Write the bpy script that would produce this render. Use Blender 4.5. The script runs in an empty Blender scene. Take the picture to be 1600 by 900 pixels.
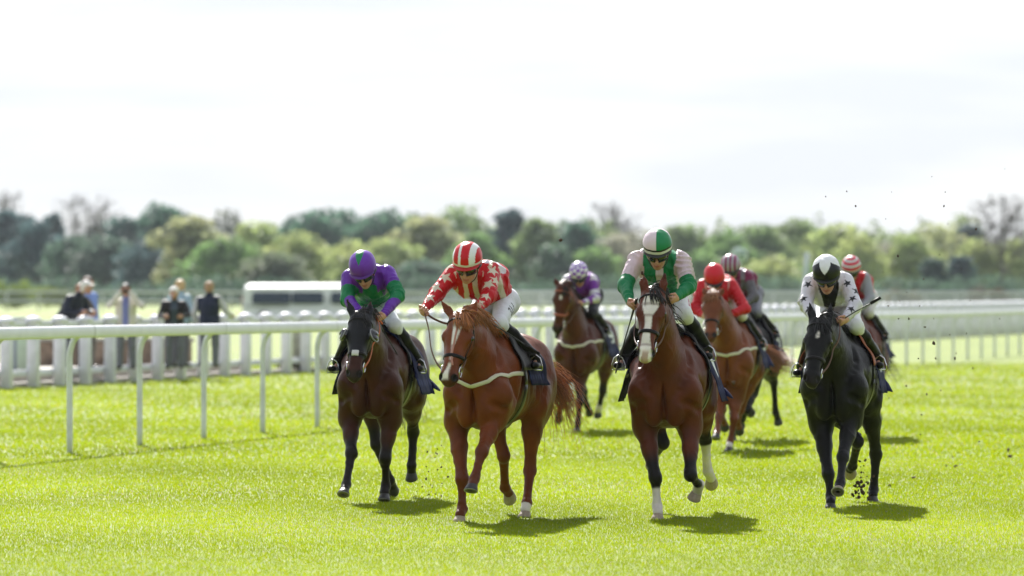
import bpy, math, random
import numpy as np
from mathutils import Vector, Matrix

random.seed(7)
RNG = np.random.default_rng(7)
SC = bpy.context.scene
COL = SC.collection
R = math.radians
F32 = np.float32

# ------------------------------------------------------------------ camera, sky, sun, exposure
FPX = 9000.0      # focal length in photo pixels (1600 wide)
CAMZ = 1.84
cam_d = bpy.data.cameras.new('camera')
cam_d.sensor_width = 36.0
cam_d.lens = FPX / 1600 * 36
cam_d.clip_start = 1.0
cam_d.clip_end = 6000
cam_d.dof.use_dof = True
cam_d.dof.focus_distance = 46.0
cam_d.dof.aperture_fstop = 3.0
cam = bpy.data.objects.new('camera', cam_d)
cam.location = (0, 0, CAMZ)
cam.rotation_euler = (R(90), 0, 0)
COL.objects.link(cam)
SC.camera = cam

SUN_EL = 36.0
SHX, SHY = 0.16, -0.987          # direction the shadows fall on the ground
world = bpy.data.worlds.new("World")
SC.world = world
world.use_nodes = True
wn, wl = world.node_tree.nodes, world.node_tree.links
wn.clear()
w_out = wn.new('ShaderNodeOutputWorld')
w_bg = wn.new('ShaderNodeBackground')
w_bg.inputs['Strength'].default_value = 0.056
sky = wn.new('ShaderNodeTexSky')
sky.sky_type = 'NISHITA'
sky.sun_disc = False
sky.sun_elevation = R(SUN_EL)
sky.sun_rotation = math.atan2(-SHX, -SHY)
sky.air_density = 1.0
sky.dust_density = 1.5
# thin bright cloud sheet laid over the blue
tc = wn.new('ShaderNodeTexCoord')
mp = wn.new('ShaderNodeMapping')
mp.inputs['Scale'].default_value = (5.0, 5.0, 36.0)
mp.inputs['Location'].default_value = (0.35, 0.0, 0.9)
nz = wn.new('ShaderNodeTexNoise')
nz.inputs['Scale'].default_value = 2.2
nz.inputs['Detail'].default_value = 3.0
nz.inputs['Roughness'].default_value = 0.5
cr = wn.new('ShaderNodeValToRGB')
cr.color_ramp.elements[0].position = 0.38
cr.color_ramp.elements[0].color = (6.7, 7.25, 8.0, 1)
cr.color_ramp.elements[1].position = 0.56
cr.color_ramp.elements[1].color = (7.8, 8.2, 8.55, 1)
mx = wn.new('ShaderNodeMixRGB')
mx.inputs[0].default_value = 0.93
wl.new(tc.outputs['Generated'], mp.inputs['Vector'])
wl.new(mp.outputs['Vector'], nz.inputs['Vector'])
wl.new(nz.outputs['Fac'], cr.inputs['Fac'])
wl.new(sky.outputs['Color'], mx.inputs[1])
# the thin cloud is brightest towards the sun and duller in the opposite half of the sky
sp = wn.new('ShaderNodeSeparateXYZ'); wl.new(tc.outputs['Generated'], sp.inputs[0])
mrr = wn.new('ShaderNodeMapRange'); mrr.inputs['From Min'].default_value = -1; mrr.inputs['From Max'].default_value = .85
mrr.inputs['To Min'].default_value = .74; mrr.inputs['To Max'].default_value = 1.0
wl.new(sp.outputs['Y'], mrr.inputs['Value'])
vs = wn.new('ShaderNodeVectorMath'); vs.operation = 'SCALE'
wl.new(cr.outputs['Color'], vs.inputs[0]); wl.new(mrr.outputs['Result'], vs.inputs['Scale'])
wl.new(vs.outputs[0], mx.inputs[2])
wl.new(mx.outputs['Color'], w_bg.inputs['Color'])
wl.new(w_bg.outputs['Background'], w_out.inputs['Surface'])

sun_d = bpy.data.lights.new('sun', 'SUN')
sun_d.energy = 5.0
sun_d.angle = R(0.7)
sun_d.color = (1.0, 0.965, 0.91)
sun = bpy.data.objects.new('sun', sun_d)
ce, se = math.cos(R(SUN_EL)), math.sin(R(SUN_EL))
sun.rotation_euler = Vector((SHX * ce, SHY * ce, -se)).to_track_quat('-Z', 'Y').to_euler()
sun.location = (-30, 200, 120)
COL.objects.link(sun)

SC.view_settings.view_transform = 'Standard'
SC.view_settings.look = 'None'
SC.view_settings.exposure = 1.13
SC.view_settings.gamma = 1.0
SC.view_settings.use_curve_mapping = False
SC.render.engine = 'CYCLES'
SC.cycles.use_denoising = True
SC.cycles.denoiser = 'OPENIMAGEDENOISE'
SC.cycles.max_bounces = 6
SC.cycles.diffuse_bounces = 3
SC.cycles.glossy_bounces = 2
SC.cycles.transmission_bounces = 3
SC.cycles.volume_bounces = 0
SC.cycles.transparent_max_bounces = 8
SC.cycles.sample_clamp_indirect = 6
SC.cycles.caustics_reflective = False
SC.cycles.caustics_refractive = False
SC.cycles.use_adaptive_sampling = True

# ------------------------------------------------------------------ materials
MATS = {}
def mat(name, col=(.5, .5, .5), rough=.6, metal=0.0, attr=False, noise=0.0, nscale=20.0, bump=0.0, bscale=60.0,
        sheen=0.0, trans=0.0, spec=0.5, stretch=None, coat=0.0, emit=None, bdist=0.01, fine=0.0):
    if name in MATS:
        return MATS[name]
    m = bpy.data.materials.new(name)
    m.use_nodes = True
    n, l = m.node_tree.nodes, m.node_tree.links
    b = n['Principled BSDF']
    out = n['Material Output']
    b.inputs['Roughness'].default_value = rough
    b.inputs['Metallic'].default_value = metal
    b.inputs['Specular IOR Level'].default_value = spec
    b.inputs['Sheen Weight'].default_value = sheen
    b.inputs['Coat Weight'].default_value = coat
    src = None
    if attr:
        a = n.new('ShaderNodeAttribute'); a.attribute_name = 'Col'
        src = a.outputs['Color']
    else:
        c = n.new('ShaderNodeRGB'); c.outputs[0].default_value = (*col, 1)
        src = c.outputs[0]
    tcn = n.new('ShaderNodeTexCoord')
    vec = tcn.outputs['Object']
    if stretch:
        mpn = n.new('ShaderNodeMapping'); mpn.inputs['Scale'].default_value = stretch
        l.new(vec, mpn.inputs['Vector']); vec = mpn.outputs['Vector']
    if noise > 0:
        t = n.new('ShaderNodeTexNoise'); t.inputs['Scale'].default_value = nscale; t.inputs['Detail'].default_value = 4
        l.new(vec, t.inputs['Vector'])
        mr = n.new('ShaderNodeMapRange')
        mr.inputs['From Min'].default_value = .3; mr.inputs['From Max'].default_value = .7
        mr.inputs['To Min'].default_value = 1 - noise; mr.inputs['To Max'].default_value = 1 + noise
        l.new(t.outputs['Fac'], mr.inputs['Value'])
        mm = n.new('ShaderNodeVectorMath'); mm.operation = 'SCALE'
        l.new(src, mm.inputs[0]); l.new(mr.outputs['Result'], mm.inputs['Scale'])
        src = mm.outputs[0]
    l.new(src, b.inputs['Base Color'])
    if bump > 0:
        t2 = n.new('ShaderNodeTexNoise'); t2.inputs['Scale'].default_value = bscale; t2.inputs['Detail'].default_value = 3
        l.new(vec, t2.inputs['Vector'])
        bm_ = n.new('ShaderNodeBump'); bm_.inputs['Strength'].default_value = bump; bm_.inputs['Distance'].default_value = bdist
        l.new(t2.outputs['Fac'], bm_.inputs['Height'])
        if fine > 0:
            t3 = n.new('ShaderNodeTexNoise'); t3.inputs['Scale'].default_value = 95; t3.inputs['Detail'].default_value = 2
            mp3 = n.new('ShaderNodeMapping'); mp3.inputs['Scale'].default_value = (1, 1, .35)
            l.new(vec, mp3.inputs['Vector']); l.new(mp3.outputs['Vector'], t3.inputs['Vector'])
            b3 = n.new('ShaderNodeBump'); b3.inputs['Strength'].default_value = fine; b3.inputs['Distance'].default_value = .004
            l.new(t3.outputs['Fac'], b3.inputs['Height']); l.new(bm_.outputs['Normal'], b3.inputs['Normal'])
            l.new(b3.outputs['Normal'], b.inputs['Normal'])
        else: l.new(bm_.outputs['Normal'], b.inputs['Normal'])
    if trans > 0:
        tr = n.new('ShaderNodeBsdfTranslucent'); l.new(src, tr.inputs['Color'])
        ms = n.new('ShaderNodeMixShader'); ms.inputs[0].default_value = trans
        l.new(b.outputs[0], ms.inputs[1]); l.new(tr.outputs[0], ms.inputs[2])
        l.new(ms.outputs[0], out.inputs['Surface'])
    MATS[name] = m
    return m

M_coat = mat('horse_coat', fine=.5, attr=True, rough=.40, noise=.2, nscale=7, bump=.55, bscale=17, sheen=.0, spec=.2, bdist=.012)
M_skin = mat('skin', attr=True, rough=.5, noise=.06, nscale=30)
M_silk = mat('silk', attr=True, rough=.38, noise=.05, nscale=12, bump=.9, bscale=11, sheen=0, spec=.3, stretch=(1, 1.6, .8), trans=.12, bdist=.03)
M_breech = mat('breeches', attr=True, rough=.55, bump=.6, bscale=14, sheen=0.05, spec=.3, bdist=.02)
M_boot = mat('boot_leather', (.006, .006, .007), rough=.34, bump=.5, bscale=18, spec=.14)
M_leather = mat('dark_leather', (.008, .006, .006), rough=.42, bump=.2, bscale=80, spec=.2)
M_tan = mat('tan_leather', (.33, .085, .025), rough=.4, bump=.2, bscale=80)
M_rein = mat('rein_rubber', (.10, .032, .018), rough=.55, bump=.4, bscale=120)
M_white_strap = mat('white_web', (.62, .58, .48), rough=.6)
M_metal = mat('steel', (.65, .65, .66), rough=.2, metal=1.0)
M_black = mat('black_plastic', (.012, .012, .014), rough=.3)
M_lens = mat('goggle_lens', (.01, .01, .018), rough=.06, coat=.8)
M_eye = mat('horse_eye', (.010, .006, .004), rough=.08, coat=.6)
M_cloth = mat('saddle_cloth', attr=True, spec=.15, rough=.75, bump=.5, bscale=20, bdist=.01)
M_helmet = mat('helmet_silk', attr=True, rough=.34, bump=.25, bscale=24, sheen=0, spec=.35, bdist=.01)
M_hoof = mat('hoof_horn', attr=True, rough=.45, noise=.2, nscale=60, stretch=(1, 1, .3))
M_hair = mat('hair', attr=True, rough=.4, spec=.5, trans=.15)
M_rail = mat('white_rail_plastic', (.74, .75, .82), rough=.36, noise=.08, nscale=3.0, bump=.1, bscale=6)
M_post = mat('white_post_plastic', (.66, .68, .75), rough=.4, noise=.14, nscale=5.0)
M_wood = mat('white_painted_wood', (.74, .74, .82), rough=.55, noise=.10, nscale=4)
M_dirt = mat('soil_clod', (.075, .042, .022), rough=.95, noise=.5, nscale=40, bump=.6, bscale=60)

# ------------------------------------------------------------------ object helpers
def newmesh(name, V, Fq, m=None, parent=None, smooth=True, cols=None, tris=False):
    me = bpy.data.meshes.new(name)
    V = np.ascontiguousarray(np.asarray(V, dtype=F32).reshape(-1, 3))
    if isinstance(Fq, np.ndarray):
        k = Fq.shape[1]
        nf = len(Fq)
        me.vertices.add(len(V)); me.vertices.foreach_set('co', V.ravel())
        me.loops.add(nf * k); me.loops.foreach_set('vertex_index', np.ascontiguousarray(Fq.astype(np.int32)).ravel())
        me.polygons.add(nf)
        me.polygons.foreach_set('loop_start', np.arange(0, nf * k, k, dtype=np.int32))
        me.update(calc_edges=True)
    else:
        me.from_pydata(V.tolist(), [], Fq)
        me.update()
    if smooth:
        me.polygons.foreach_set('use_smooth', np.ones(len(me.polygons), dtype=bool))
    if cols is not None:
        at = me.color_attributes.new('Col', 'FLOAT_COLOR', 'POINT')
        c4 = np.ones((len(V), 4), dtype=F32); c4[:, :3] = cols
        at.data.foreach_set('color', c4.ravel())
    if m: me.materials.append(m)
    o = bpy.data.objects.new(name, me)
    COL.objects.link(o)
    if parent is not None: o.parent = parent
    return o

def empty(name, loc=(0, 0, 0), rz=0.0):
    o = bpy.data.objects.new(name, None)
    o.empty_display_size = .2
    COL.objects.link(o); o.location = loc; o.rotation_euler = (0, 0, rz)
    return o

def tag(o, label=None, cat=None, group=None, kind=None):
    if label: o['label'] = label
    if cat: o['category'] = cat
    if group: o['group'] = group
    if kind: o['kind'] = kind
    return o

class MB:
    """collects pieces into one mesh"""
    def __init__(s): s.V = []; s.F = []; s.C = []; s.n = 0
    def add(s, V, F, col=None):
        V = np.asarray(V, float).reshape(-1, 3)
        s.V.append(V)
        s.F += [tuple(int(i) + s.n for i in f) for f in F]
        s.C.append(np.tile(np.asarray(col if col is not None else (.5, .5, .5), float), (len(V), 1)) if np.ndim(col) < 2 else np.asarray(col))
        s.n += len(V)
        return s
    def box(s, c, d, rz=0, bev=0.0, col=None):
        c = np.array(c, float); d = np.array(d, float) / 2
        b = min(bev, d.min() * .9)
        if b <= 0:
            P = np.array([[x, y, z] for z in (-1, 1) for y in (-1, 1) for x in (-1, 1)], float) * d
            F = [(0, 2, 3, 1), (4, 5, 7, 6), (0, 1, 5, 4), (2, 6, 7, 3), (0, 4, 6, 2), (1, 3, 7, 5)]
        else:
            P = []; 
            for z, s_ in ((-d[2], b), (-d[2] + b, 0), (d[2] - b, 0), (d[2], b)):
                x, y = d[0] - s_, d[1] - s_
                P += [[-x + b * (s_ == 0), -y, z], [x - b * (s_ == 0), -y, z], [x, -y + b * (s_ == 0), z], [x, y - b * (s_ == 0), z],
                      [x - b * (s_ == 0), y, z], [-x + b * (s_ == 0), y, z], [-x, y - b * (s_ == 0), z], [-x, -y + b * (s_ == 0), z]]
            P = np.array(P)
            F = [tuple(range(7, -1, -1)), tuple(range(24, 32))]
            for k in range(3):
                for i in range(8):
                    j = (i + 1) % 8
                    F.append((k * 8 + i, k * 8 + j, k * 8 + 8 + j, k * 8 + 8 + i))
        cz, sz = math.cos(rz), math.sin(rz)
        Q = np.stack([P[:, 0] * cz - P[:, 1] * sz, P[:, 0] * sz + P[:, 1] * cz, P[:, 2]], 1) + c
        return s.add(Q, F, col)
    def tube(s, pts, rad, n=8, col=None, flat=None, normals=None, cap=True):
        """pts (m,3); rad scalar or (m,); flat=(w,t): ribbon half sizes with normals"""
        P = np.asarray(pts, float); m = len(P)
        T = np.gradient(P, axis=0); T /= np.linalg.norm(T, axis=1, keepdims=True) + 1e-9
        if normals is None:
            N = np.zeros_like(P)
            ref = np.array([0, 0, 1.0]) if abs(T[0, 2]) < .9 else np.array([1.0, 0, 0])
            v = np.cross(T[0], ref); v /= np.linalg.norm(v); N[0] = v
            for i in range(1, m):
                v = N[i - 1] - T[i] * (N[i - 1] @ T[i]); N[i] = v / (np.linalg.norm(v) + 1e-9)
        else:
            N = np.asarray(normals, float)
            N = N - T * (N * T).sum(1, keepdims=True); N /= np.linalg.norm(N, axis=1, keepdims=True) + 1e-9
        B = np.cross(T, N)
        rad = np.broadcast_to(np.asarray(rad, float), (m,))
        V = []
        for j in range(n):
            a = 2 * math.pi * j / n
            ca, sa = math.cos(a), math.sin(a)
            if flat is not None:
                w, t = flat
                q = (abs(ca) ** .6 * np.sign(ca) * t, abs(sa) ** .6 * np.sign(sa) * w)
                V.append(P + N * q[0] + B * q[1])
            else:
                V.append(P + (N * ca + B * sa) * rad[:, None])
        V = np.stack(V, 1).reshape(-1, 3)
        F = []
        for i in range(m - 1):
            for j in range(n):
                k = (j + 1) % n
                F.append((i * n + j, i * n + k, (i + 1) * n + k, (i + 1) * n + j))
        if cap:
            F.append(tuple(range(n - 1, -1, -1))); F.append(tuple((m - 1) * n + j for j in range(n)))
        return s.add(V, F, col)
    def ell(s, c, r, R_=None, nu=16, nv=10, col=None):
        V = []; F = []
        for i in range(nv + 1):
            th = math.pi * i / nv
            for j in range(nu):
                ph = 2 * math.pi * j / nu
                V.append((math.sin(th) * math.cos(ph), math.sin(th) * math.sin(ph), math.cos(th)))
        V = np.array(V) * np.array(r)
        if R_ is not None: V = V @ np.asarray(R_).T
        for i in range(nv):
            for j in range(nu):
                k = (j + 1) % nu
                F.append((i * nu + j, (i + 1) * nu + j, (i + 1) * nu + k, i * nu + k))
        return s.add(V + np.array(c), F, col)
    def build(s, name, m, parent=None, smooth=True, cols=False):
        return newmesh(name, np.concatenate(s.V), s.F, m, parent, smooth, np.concatenate(s.C) if cols else None)

def spline(pts, n):
    """Catmull-Rom through pts"""
    P = np.asarray(pts, float)
    P = np.vstack([2 * P[0] - P[1], P, 2 * P[-1] - P[-2]])
    out = []
    segs = len(P) - 3
    for q in np.linspace(0, segs - 1e-6, n):
        i = int(q); t = q - i
        a, b, c, d = P[i], P[i + 1], P[i + 2], P[i + 3]
        out.append(.5 * ((2 * b) + (-a + c) * t + (2 * a - 5 * b + 4 * c - d) * t * t + (-a + 3 * b - 3 * c + d) * t ** 3))
    return np.array(out)

# ------------------------------------------------------------------ signed distance modelling
class Field:
    def __init__(s, lo, hi, h):
        s.lo = np.array(lo, F32); s.h = F32(h)
        s.n = np.ceil((np.array(hi) - np.array(lo)) / h).astype(int) + 1
        s.D = np.full(tuple(s.n), 1.0, F32)
        s.ax = [s.lo[i] + s.h * np.arange(s.n[i], dtype=F32) for i in range(3)]
    def _sub(s, lo, hi):
        a = np.clip(np.floor((np.asarray(lo) - s.lo) / s.h).astype(int), 0, s.n - 1)
        b = np.clip(np.ceil((np.asarray(hi) - s.lo) / s.h).astype(int) + 1, 1, s.n)
        sl = tuple(slice(a[i], b[i]) for i in range(3))
        X = s.ax[0][sl[0]][:, None, None]; Y = s.ax[1][sl[1]][None, :, None]; Z = s.ax[2][sl[2]][None, None, :]
        return sl, X, Y, Z
    def _merge(s, sl, d, k):
        A = s.D[sl]
        if k <= 0: s.D[sl] = np.minimum(A, d); return
        h = np.clip(.5 + .5 * (d - A) / k, 0, 1)
        s.D[sl] = d * (1 - h) + A * h - k * h * (1 - h)
    def cone(s, a, b, ra, rb, k=.03, n=None, sq=1.0):
        a = np.asarray(a, F32); b = np.asarray(b, F32)
        rm = max(ra, rb) * max(sq, 1) + k + .05
        sl, X, Y, Z = s._sub(np.minimum(a, b) - rm, np.maximum(a, b) + rm)
        ba = b - a; L2 = float(ba @ ba) + 1e-9
        px, py, pz = X - a[0], Y - a[1], Z - a[2]
        t = np.clip((px * ba[0] + py * ba[1] + pz * ba[2]) / L2, 0, 1)
        vx, vy, vz = px - t * ba[0], py - t * ba[1], pz - t * ba[2]
        if n is not None and sq != 1.0:
            n = np.asarray(n, F32); n = n / np.linalg.norm(n)
            g = (vx * n[0] + vy * n[1] + vz * n[2]) * F32(1 / sq - 1)
            vx, vy, vz = vx + g * n[0], vy + g * n[1], vz + g * n[2]
        d = np.sqrt(vx * vx + vy * vy + vz * vz) - (ra + (rb - ra) * t)
        if sq < 1: d = d * F32(.5 + .5 * sq)
        s._merge(sl, d.astype(F32), k)
    def ell(s, c, r, k=.03, R_=None, cut=False):
        c = np.asarray(c, F32); r = np.asarray(r, F32)
        rm = r.max() + k + .05
        if R_ is None: ext = r + k + .05
        else: ext = np.full(3, rm)
        sl, X, Y, Z = s._sub(c - ext, c + ext)
        x, y, z = X - c[0], Y - c[1], Z - c[2]
        if R_ is not None:
            M = np.asarray(R_, F32)      # columns are the axes
            x, y, z = (x * M[0, 0] + y * M[1, 0] + z * M[2, 0], x * M[0, 1] + y * M[1, 1] + z * M[2, 1], x * M[0, 2] + y * M[1, 2] + z * M[2, 2])
        k0 = np.sqrt((x / r[0]) ** 2 + (y / r[1]) ** 2 + (z / r[2]) ** 2)
        k1 = np.sqrt((x / r[0] ** 2) ** 2 + (y / r[1] ** 2) ** 2 + (z / r[2] ** 2) ** 2) + 1e-6
        d = (k0 * (k0 - 1) / k1).astype(F32)
        if cut:
            A = s.D[sl]; kk = max(k, 1e-4); nd = -d
            h = np.clip(.5 - .5 * (nd - A) / kk, 0, 1)
            s.D[sl] = nd * (1 - h) + A * h + kk * h * (1 - h)
        else:
            s._merge(sl, d, k)
    def sample(s, P):
        q = (np.asarray(P, F32) - s.lo) / s.h
        q = np.clip(q, 0, s.n - 1.001)
        i = q.astype(int); f = q - i
        out = 0
        for dx in (0, 1):
            for dy in (0, 1):
                for dz in (0, 1):
                    w = (f[:, 0] if dx else 1 - f[:, 0]) * (f[:, 1] if dy else 1 - f[:, 1]) * (f[:, 2] if dz else 1 - f[:, 2])
                    out = out + w * s.D[i[:, 0] + dx, i[:, 1] + dy, i[:, 2] + dz]
        return out
    def grad(s, P):
        e = float(s.h) * 1.2; g = []
        for a in range(3):
            d = np.zeros(3); d[a] = e
            g.append(s.sample(P + d) - s.sample(P - d))
        g = np.stack(g, 1)
        return g / (np.linalg.norm(g, axis=1, keepdims=True) + 1e-9)
    def snap(s, P, off, it=8):
        P = np.array(P, float)
        for _ in range(it):
            d = s.sample(P); g = s.grad(P)
            P = P - g * np.clip(d - off, -.06, .06)[:, None]
        return P, s.grad(P)
    def mesh(s):
        D = s.D; S = D < 0
        c = np.zeros(np.array(D.shape) - 1, np.int8)
        for dx in (0, 1):
            for dy in (0, 1):
                for dz in (0, 1):
                    c += S[dx:D.shape[0] - 1 + dx, dy:D.shape[1] - 1 + dy, dz:D.shape[2] - 1 + dz]
        act = (c > 0) & (c < 8)
        I = np.argwhere(act)
        idx = np.full(act.shape, -1, np.int32); idx[act] = np.arange(len(I))
        acc = np.zeros((len(I), 3)); cnt = np.zeros(len(I))
        for ax in range(3):
            o1, o2 = [(1, 2), (0, 2), (0, 1)][ax]
            for u in (0, 1):
                for v in (0, 1):
                    p0 = I.copy(); p0[:, o1] += u; p0[:, o2] += v
                    p1 = p0.copy(); p1[:, ax] += 1
                    a = D[p0[:, 0], p0[:, 1], p0[:, 2]]; b = D[p1[:, 0], p1[:, 1], p1[:, 2]]
                    m = (a < 0) != (b < 0)
                    t = np.where(m, a / np.where(m, a - b, 1), 0)
                    q = (p0 - I).astype(float); q[:, ax] += t
                    acc[m] += q[m]; cnt[m] += 1
        V = (I + acc / cnt[:, None]) * float(s.h) + s.lo
        Q = []
        for ax in range(3):
            o1, o2 = [(1, 2), (2, 0), (0, 1)][ax]
            sa = [slice(None)] * 3; sb = [slice(None)] * 3
            sa[ax] = slice(0, -1); sb[ax] = slice(1, None)
            A = S[tuple(sa)]; B = S[tuple(sb)]
            E = np.argwhere(A != B)
            m = (E[:, o1] > 0) & (E[:, o2] > 0) & (E[:, o1] < D.shape[o1] - 1) & (E[:, o2] < D.shape[o2] - 1)
            E = E[m]
            ins = A[E[:, 0], E[:, 1], E[:, 2]]
            def g(a, b):
                p = E.copy(); p[:, o1] -= a; p[:, o2] -= b
                return idx[p[:, 0], p[:, 1], p[:, 2]]
            q = np.stack([g(1, 1), g(0, 1), g(0, 0), g(1, 0)], 1)
            q[~ins] = q[~ins][:, ::-1]
            Q.append(q)
        Q = np.concatenate(Q)
        return V, Q

def segdist(P, a, b):
    a = np.asarray(a, float); b = np.asarray(b, float)
    ba = b - a
    t = np.clip((P - a) @ ba / (ba @ ba + 1e-9), 0, 1)
    return np.linalg.norm(P - a - t[:, None] * ba, axis=1), t

def wob(P, s=1.0, seed=0.0):
    """cheap smooth pseudo noise in [-1,1]"""
    x, y, z = P[:, 0] * s + seed, P[:, 1] * s + seed * 1.7, P[:, 2] * s - seed
    a = np.sin(x * 1.3 + 1.9 * np.sin(y * .9 + z * .7)) + np.sin(y * 1.7 + 1.3 * np.sin(z * 1.1 - x * .8)) + np.sin(z * 1.5 + 1.6 * np.sin(x * 1.2 + y * .5))
    return a / 3

def unit(v):
    v = np.asarray(v, float); return v / (np.linalg.norm(v) + 1e-12)

def sstep(e0, e1, x):
    t = np.clip((x - e0) / (e1 - e0), 0, 1); return t * t * (3 - 2 * t)

def mixc(A, B, t):
    t = np.asarray(t)[:, None]
    return A * (1 - t) + np.asarray(B, float) * t

# ------------------------------------------------------------------ photo frame -> horse frame
class Frame:
    def __init__(s, xc, xr, yfoot, ffoot=.5, f1=.38, f2=-.9):
        k = (yfoot - 450) / CAMZ; Yf = FPX / k
        d = (xr - xc) / k
        s.psi = math.asin(max(-.9, min(.9, d / (f1 - f2))))
        sp, cp = math.sin(s.psi), math.cos(s.psi)
        s.fw = np.array([-sp, -cp]); s.lf = np.array([cp, -sp])
        Oy = Yf + ffoot * cp
        Yc = Oy - f1 * cp
        Ox = (xc - 800) / FPX * Yc + f1 * sp
        s.O = np.array([Ox, Oy]); s.theta = math.atan2(-cp, -sp); s.k = k
    def J(s, px, py, f):
        t = (px - 800) / FPX; v = (450 - py) / FPX
        l = (t * (s.O[1] + f * s.fw[1]) - (s.O[0] + f * s.fw[0])) / (s.lf[0] - t * s.lf[1])
        Y = s.O[1] + f * s.fw[1] + l * s.lf[1]
        return np.array([f, l, CAMZ + v * Y])

BAY = dict(body=(.098, .0205, .0055), dark=(.007, .0045, .0040), mane=(.015, .010, .009), point=True)
DARKBAY = dict(body=(.050, .0115, .0042), dark=(.010, .006, .006), mane=(.012, .008, .008), point=True)
CHEST = dict(body=(.150, .033, .006), dark=(.085, .020, .006), mane=(.42, .15, .045), point=False)
BLACK = dict(body=(.0032, .0024, .0024), dark=(.007, .006, .008), mane=(.010, .009, .010), point=True)
BROWN = dict(body=(.075, .017, .005), dark=(.012, .008, .007), mane=(.015, .010, .009), point=True)
GINGER = dict(body=(.16, .043, .012), dark=(.12, .032, .01), mane=(.34, .14, .06), point=False)

def hoof_mesh(c, d, fwd, scale=1.0, col=(.06, .05, .045)):
    """c coronet centre, d direction coronet->sole, fwd = toe direction"""
    d = unit(d); fwd = np.asarray(fwd, float); fwd = unit(fwd - d * (fwd @ d)); lat = np.cross(d, fwd)
    V = []; n = 18; cols = []
    rings = [(0.0, .046, .0, 0), (.012, .050, .004, .0), (.045, .058, .016, 1), (.078, .066, .027, 1), (.083, .064, .027, 2), (.080, .050, .024, 3), (.072, .02, .020, 3)]
    for h, r, sh, kk in rings:
        for j in range(n):
            a = 2 * math.pi * j / n
            x = math.cos(a); y = math.sin(a)
            hl = -.012 * (1 - x) * (kk > 0) * .5
            V.append(np.asarray(c) + (d * (h + hl) + fwd * (x * r * 1.08 + sh) + lat * y * r) * scale)
            cols.append([np.array(col), np.array(col) * 1.1, (.45, .44, .43), np.array((.10, .085, .07))][int(min(kk, 3))])
    F = []
    for i in range(len(rings) - 1):
        for j in range(n):
            k = (j + 1) % n
            F.append((i * n + j, (i + 1) * n + j, (i + 1) * n + k, i * n + k))
    F.append(tuple((len(rings) - 1) * n + j for j in range(n)))
    return np.array(V), F, np.array([np.array(x, float) for x in cols])

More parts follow.
